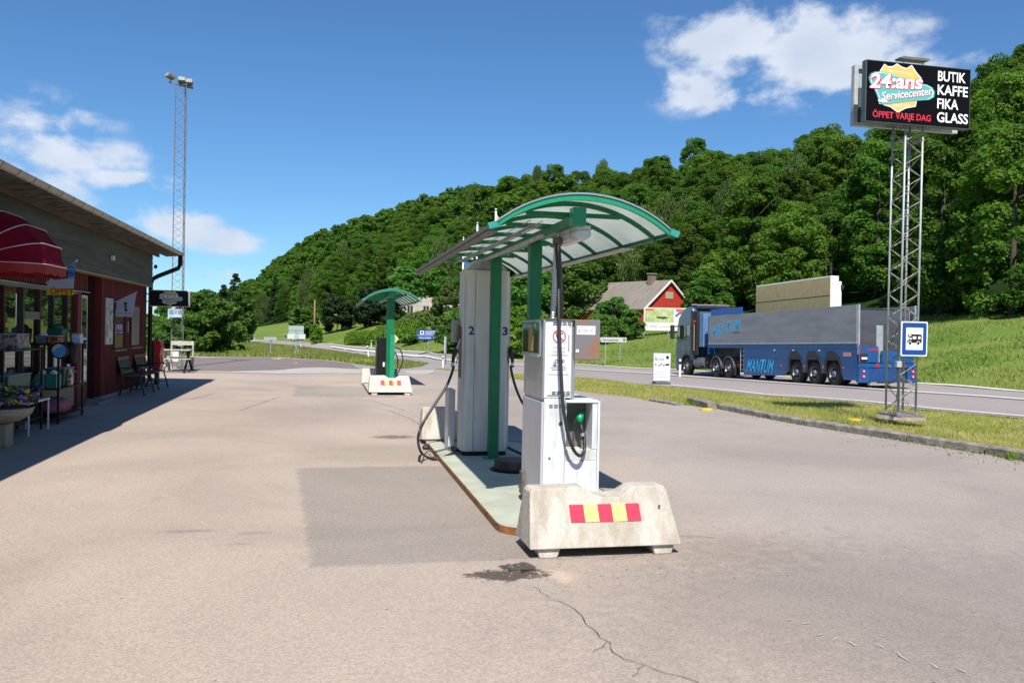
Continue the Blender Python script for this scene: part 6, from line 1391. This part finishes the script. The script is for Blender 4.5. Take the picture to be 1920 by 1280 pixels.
for f_ in (.23,.78): p_=o0+dirv*ln*f_; g_=zg(a.x+p_.x,a.y+p_.y)-a.z; q=MB(); q.tube([(p_.x,p_.y,g_-.1),(p_.x,p_.y,zt-.02)],.04,8); q.v=[(v[0]-(-0.0),v[1]+.06,v[2]) for v in q.v]; q.build('post',STEEL,sg)
def roadsign(nm,label,cat,px,pyb,dep,x0,x1,y0,y1,m,posts=(.5,),pm=STEEL,th=.03,bevr=0,pr_=.04):
    """upright plate facing the camera's side of the road, on its posts"""
    v=gnd(px,dep); A=D(x0,y1,dep); C_=D(x1,y0,dep); t=thing(nm,label,cat,v); w=(Vector((C_.x,C_.y))-Vector((A.x,A.y))).length; h=C_.z-A.z; rz=math.atan2(-(CYW*0+0),1); t.rotation_euler=(0,0,-YAW)
    off=(Vector((A.x,A.y,0))-Vector((v.x,v.y,0))); ox=off.x*CYW-off.y*SYW; oz=A.z-v.z
    MB().prism(rrect(w,h,bevr or .01),(ox,0,oz),X_,Z_,0,th).build('panel',m,t)
    for f_ in posts: q=MB(); q.tube([(ox+w*f_,th+.03,-.2),(ox+w*f_,th+.03,oz+h*.9)],pr_,8); q.build('post',pm,t)
    return t,ox,oz,w,h
t,ox,oz,w,h=roadsign('municipal_sign','blue road sign with white lettering LAHOLMS KOMMUN and HALLANDS LÄN','road sign',803,0,80,783,821,618,636.5,SB,(.55,),bevr=.05)
text('LAHOLMS',WHP,t,(ox+w*.36,-.035,oz+h*.74),X_,Z_,h*.13,w=w*.52,t=.003,bold=.02); text('KOMMUN',WHP,t,(ox+w*.36,-.035,oz+h*.54),X_,Z_,h*.13,w=w*.46,t=.003,bold=.02); text('HALLANDS LÄN',WHP,t,(ox+w*.07,-.035,oz+h*.12),X_,Z_,h*.16,w=w*.86,t=.003,bold=.02)
q=MB(); q.box(ox,ox+w,-.036,-.031,oz+h*.41,oz+h*.44); q.build('white_line',WHP,t); q=MB().box(ox+w*.12,ox+w*.30,-.036,-.031,oz+h*.52,oz+h*.86); q.build('crest_plate',WHP,t); q=MB().box(ox+w*.16,ox+w*.26,-.040,-.037,oz+h*.60,oz+h*.8); q.build('crest',NAVY,t)
t,ox,oz,w,h=roadsign('sign_seen_edge_on','narrow grey road sign seen almost edge on beside the forecourt exit','road sign',835.5,0,50,833,836.5,630,662,mat('sign back grey',(.42,.43,.42),.5),(.8,),th=.25,pr_=.035)
# priority sign
v=gnd(740.5,70); t=thing('priority_sign','yellow and white diamond priority sign beside the far canopy post','road sign',v); t.rotation_euler=(0,0,-YAW); c=D(740.5,635,70); s_=.22; oz=c.z-v.z
MB().prism([(0,-s_*1.45),(s_*1.45,0),(0,s_*1.45),(-s_*1.45,0)],(0,0,oz),X_,Z_,0,.02).build('white_diamond',WHP,t); MB().prism([(0,-s_),(s_,0),(0,s_),(-s_,0)],(0,0,oz),X_,Z_,.021,.026).build('yellow_diamond',mat('sign yellow',(.75,.5,.02),.4),t); q=MB(); q.tube([(0,-.0+.03,-.2),(0,.03,oz)],.03,6); q.build('post',STEEL,t)
# far boards
GB_=mat('grey green board',(.33,.42,.38),.6,var=.05)
t,ox,oz,w,h=roadsign('route_board','large grey green sign board seen from behind above the far white board','sign board',556,0,112,541.5,570,611,626,GB_,(.3,.7),th=.1); q=MB().box(ox,ox+w,-.13,-.101,oz+h*.45,oz+h*.52); q.build('rear_rail',STEEL,t)
t,ox,oz,w,h=roadsign('lower_route_board','wide white sign board standing below the far grey green one','sign board',556,0,111,539,573,626.5,635,mat('white board back',(.62,.64,.64),.6),(.2,.5,.8),th=.1)
roadsign('small_blue_sign','tiny blue sign at the left end of the far sign boards','road sign',536,0,111,534.5,538.5,629,632.5,SB,(.5,))
roadsign('flat_grey_sign','low wide grey sign on a single post in the verge grass','sign board',507,0,66,495.5,519,632,637,mat('grey sign back',(.40,.43,.42),.5),(.5,),th=.05)
t=thing('lattice_post','slim galvanised lattice post in front of the far sign boards','post',gnd(556,64)); q=MB(); hh=D(556,617,64).z-t.location.z; lattice(q,(0,0),.24,hh,10,True,.4,.016,.007); q.build('lattice',TWR,t)
# delineator posts
def marker(px,pyb,dep,hpx,label,lean=0):
    v=hit(px,pyb) if dep is None else gnd(px,dep); d=(v-Vector(CAMP)).length; h=hpx*d/F*1.0; t=thing('marker_post',label,'marker post',v,0,None); w=max(.07,h*.10); t.rotation_euler=(0,lean,-YAW)
    MB().box(-w/2,w/2,-w/2,w/2,-.1,h*.68).build('lower_post',WHP,t); MB().box(-w/2,w/2,-w/2,w/2,h*.68+.002,h*.86).build('black_band',BLKP,t); MB().prism([(-w/2,0),(w/2,0),(w/2,h*.11),(-w/2,h*.14)],(0,0,h*.862),X_,Z_,-w/2,w/2).build('top',WHP,t)
marker(691.5,670,None,22,'leaning white marker post at the road bend, nearest to the far canopy',R(-8)); marker(696,651,None,13,'white marker post on the far side of the road at the bend')
marker(564,652,None,12,'white marker post right below the far white board'); marker(464,640,None,9,'tiny white marker post at the left end of the road'); marker(477,637,None,8,'tiny white marker post just right of the leftmost one'); marker(549,639,None,8,'small white marker post below the far sign boards')
marker(1274.5,706,None,33,'white marker post just in front of the lorry cab')
v=gnd(831.5,56); marker(831.5,0,56,22,'white marker post behind the left hose of the tall pump')
# telephone pole
v=gnd(589,140); t=thing('wooden_pole','bare brown wooden pole standing among the far bushes','pole',v); q=MB(); q.tube([(0,0,-.3),(0,0,D(589,562,140).z-v.z)],[.17,.12],8); q.build('shaft',mat('pole wood',(.30,.17,.10),.8,var=.15),t,smooth=True)
# flag poles
def flagpole(px,dep,ytop,label,cloth,gl):
    v=gnd(px,dep); t=thing('flagpole',label,'flagpole',v); t.rotation_euler=(0,0,-YAW); h=D(px,ytop,dep).z-v.z; q=MB(); q.tube([(0,0,-.2),(0,0,h)],[.07,.045],10); q.build('pole',WHP,t,smooth=True); q=MB(); q.lathe([(.01,0),(.07,.05),(.07,.10),(.01,.16)],(0,0,h),10); q.build('finial',ALU,t,smooth=True)
    for (nm,P,m,tt) in cloth:
        q=MB(); n=len(P); o=q.prism([(a*dep/F,h+b2*dep/F) for a,b2 in P],(0,0,0),X_,Z_,.0+tt,.012+tt).build(nm,m,t); 
    return t
FB=mat('flag blue',(.02,.16,.50),.6,trans=.2); FY=mat('flag yellow',(.75,.60,.03),.6,trans=.2); FR=mat('flag red',(.60,.04,.05),.6,trans=.2); FW=mat('flag white',(.75,.75,.78),.6,trans=.2)
flagpole(865.5,55,448,'leftmost white flagpole behind the tall pump, white and blue flag low on it',[('flag',[(1,-32),(19,-32),(18,-52),(1,-50)],FB,0),('flag_stripe',[(1,-32),(19,-32),(19,-40),(1,-38)],FW,.02),('flag_emblem',[(5,-36),(14,-36),(14,-38),(5,-38)],FR,.04)],None)
flagpole(891,48,421,'middle white flagpole with a light blue flag showing over the canopy',[('flag',[(1,-4),(5,-10),(4,-16),(1,-14)],FB,0)],None)
flagpole(925,42,396,'rightmost white flagpole with a yellow flag tip above the canopy',[('flag',[(1,-4),(9,-16),(1,-16)],FY,0),('flag_lower',[(-30,-105),(-20,-108),(-10,-103),(0,-104),(0,-92),(-12,-90),(-24,-95)],FB,0),('flag_band',[(-28,-97),(-10,-92),(0,-94),(0,-98),(-12,-97),(-26,-101)],FR,.02)],None)
# yellow pennant stick on the grass strip
v=W(980,700); t=thing('pennant_stick','thin stick with a small yellow pennant seen beside the green post','pennant',(v[0],v[1],zg(*v))); d=(Vector((v[0],v[1],0))).length; q=MB(); q.tube([(0,0,0),(.06,0,36*d/F)],.012,5); q.build('stick',mat('thin stick',(.4,.4,.38),.6),t); q=MB().prism([(.06,36*d/F-.02),(.06+6*d/F,36*d/F),(.05,26*d/F)],(0,0,0),X_,Z_,0,.01); q.build('pennant',mat('pennant yellow',(.8,.75,.02),.6),t)
# ------------------------------------------------------------ red house and billboard
def house(nm,label,p0,dep,length,width,hw,hr,rz,wm,rm,loc=None):
    v=loc or gnd(p0,dep); t=thing(nm,label,'house',v,rz)
    q=MB(); q.box(0,width,0,length,-1.5,hw); q.prism([(0,0),(width,0),(width/2,hr-hw)],(0,0,hw),X_,Z_,-length,-.0); q.build('wall',wm,t)
    q=MB(); ov=.25; e=(hr-hw)/(width/2); 
    for s in (0,1):
        x0=-ov if s==0 else width+ov; z0=hw-ov*e; xm=width/2; a=[(x0,-ov,z0),(xm,-ov,hr),(xm,length+ov,hr),(x0,length+ov,z0)]; q.add([(x,y,z+.02) for x,y,z in a]+[(x,y,z+.14) for x,y,z in a],[(0,3,2,1),(4,5,6,7),(0,1,5,4),(1,2,6,5),(2,3,7,6),(3,0,4,7)])
    r_=q.build('roof',rm,t); return t,r_
RFM=mat('grey corrugated roof',(.24,.21,.17),.9,col2=(.15,.13,.105),scale=1.2,stretch=(.4,4,.4),bump=.6,bscale=4); HRED=mat('bright red wall',(.50,.035,.022),.8,var=.06)
gA=D(1207,578,98); gB=D(1300,575,103.5); ap=D(1253,527,100.8)
wd=(Vector((gB.x,gB.y))-Vector((gA.x,gA.y))).length; vv=Vector((gA.x,gA.y,zg(gA.x,gA.y))); rzH=math.atan2(gB.y-gA.y,gB.x-gA.x)
t,r_=house('red_barn','long red house with grey roof, chimney and white gable trim behind the billboard',0,0,11,wd,gA.z-vv.z,ap.z-vv.z,rzH,HRED,RFM,loc=vv)
hw_,hr_=gA.z-vv.z,ap.z-vv.z; q=MB(); e_=.28
q=MB(); q.bar((-.25,-.28,hw_-.25*(hr_-hw_)/(wd/2)+.05),(wd/2,-.28,hr_+.05),.06,.22); q.build('gable_trim',WHP,t); q=MB(); q.bar((wd/2,-.28,hr_+.05),(wd+.25,-.28,hw_-.25*(hr_-hw_)/(wd/2)+.05),.06,.22); q.build('gable_trim',WHP,t)
MB().box(wd*.42,wd*.57,-.05,-.005,hw_+(hr_-hw_)*.38,hw_+(hr_-hw_)*.62).build('gable_window',mat('cream hatch',(.50,.44,.26),.7,var=.15,scale=9),t)
ch=MB().box(wd*.41,wd*.51,2.2,2.8,hr_-.8,hr_+.85).build('chimney',mat('brown chimney',(.26,.20,.14),.9,var=.2,scale=8),r_); MB().box(wd*.40,wd*.52,2.1,2.9,hr_+.86,hr_+1.0).build('chimney_cap',mat('cap grey',(.25,.27,.24),.6),r_)
A=D(1206.5,622,84); Bq=D(1300,616,84); v=Vector((A.x,A.y,zg(A.x,A.y))); bb=thing('advert_billboard','white billboard with a green grass picture and the words 5 min below the red gable','billboard',v); dv=(Vector((Bq.x,Bq.y,0))-Vector((A.x,A.y,0))); ln=dv.length; dv.normalize(); bb.rotation_euler=(0,0,math.atan2(dv.y,dv.x)); z0=D(1206.5,619,84).z-v.z; z1=D(1206.5,576,84).z-v.z
MB().box(0,ln,0,.08,z0,z1).build('panel',mat('billboard white',(.72,.70,.72),.6,var=.03),bb); hB=z1-z0
MB().box(ln*.02,ln*.60,-.012,-.002,z0+hB*.36,z0+hB*.96).build('grass_picture',mat('printed meadow',(.30,.38,.13),.6,col2=(.52,.56,.30),scale=1.6,stretch=(3,1,1),contrast=(.4,.6)),bb)
MB().prism([(ln*.24,z0+hB*.55),(ln*.40,z0+hB*.50),(ln*.50,z0+hB*.56),(ln*.42,z0+hB*.62),(ln*.34,z0+hB*.60),(ln*.28,z0+hB*.62)],(0,0,0),X_,Z_,.014,.018).build('printed_figure',mat('figure dark',(.05,.05,.07),.6),bb)
MB().box(ln*.025,ln*.20,-.02,-.014,z0+hB*.86,z0+hB*.95).build('orange_banner',mat('orange banner print',(.72,.13,.02),.6),bb); o=MB().box(ln*.64,ln*.80,-.02,-.002,z0+hB*.84,z0+hB*.96).build('orange_banner',mat('orange banner print',(.72,.13,.02),.6),bb)
MB().prism([(ln*.62,z0+hB*.66),(ln*.66,z0+hB*.60),(ln*.72,z0+hB*.72),(ln*.9,z0+hB*.82),(ln*.95,z0+hB*.9),(ln*.7,z0+hB*.82)],(0,0,0),X_,Z_,.002,.01).build('blue_splash',mat('blue splash',(.10,.16,.45),.6),bb)
text('5 min',GRYP,bb,(ln*.04,-.005,z0+hB*.12),X_,Z_,hB*.15,w=ln*.23,t=.003); MB().box(ln*.31,ln*.75,-.008,-.002,z0+hB*.16,z0+hB*.19).build('faint_print',mat('faint print',(.55,.45,.5),.6),bb)
for f_ in (.01,.5,.97): q=MB(); q.bar((ln*f_,.12,-1.0),(ln*f_,.12,z1),.08,.08); q.build('post',STEEL,bb)
# pale house
PLW=mat('pale plaster',(.52,.46,.40),.85,var=.12,scale=.6)
a=D(755,590,150); v=Vector((a.x,a.y,zg(a.x,a.y)-.5)); t,r_=house('pale_house','pale plastered house with dark windows partly hidden by bushes and tree shade','',0,9,10.5,D(755,563,150).z-v.z,D(755,545,150).z-v.z,-YAW+R(6),PLW,mat('dark slate roof',(.06,.05,.05),.8),loc=v)
hw_=D(755,563,150).z-v.z; zb0=D(755,587,150).z-v.z
for i,xx in enumerate((.8,3.6,6.1,8.6)):
    q=MB().box(xx,xx+.95,-.04,-.005,zb0+.15,zb0+1.35); f_=q.build('window',mat('window dark',(.03,.03,.03),.3),t); MB().box(xx+.44,xx+.50,-.06,-.041,zb0+.15,zb0+1.35).build('mullion',WHP,f_)
a=D(835,585,170); v=Vector((a.x,a.y,zg(a.x,a.y))); house('pink_gable_house','small pink red gable showing between the trees left of the tall pump','',0,8,5,D(835,562,170).z-v.z,D(845,545,170).z-v.z,-YAW,mat('faded red wall',(.38,.12,.11),.8,var=.15),mat('pink tile roof',(.35,.15,.12),.8),loc=v)
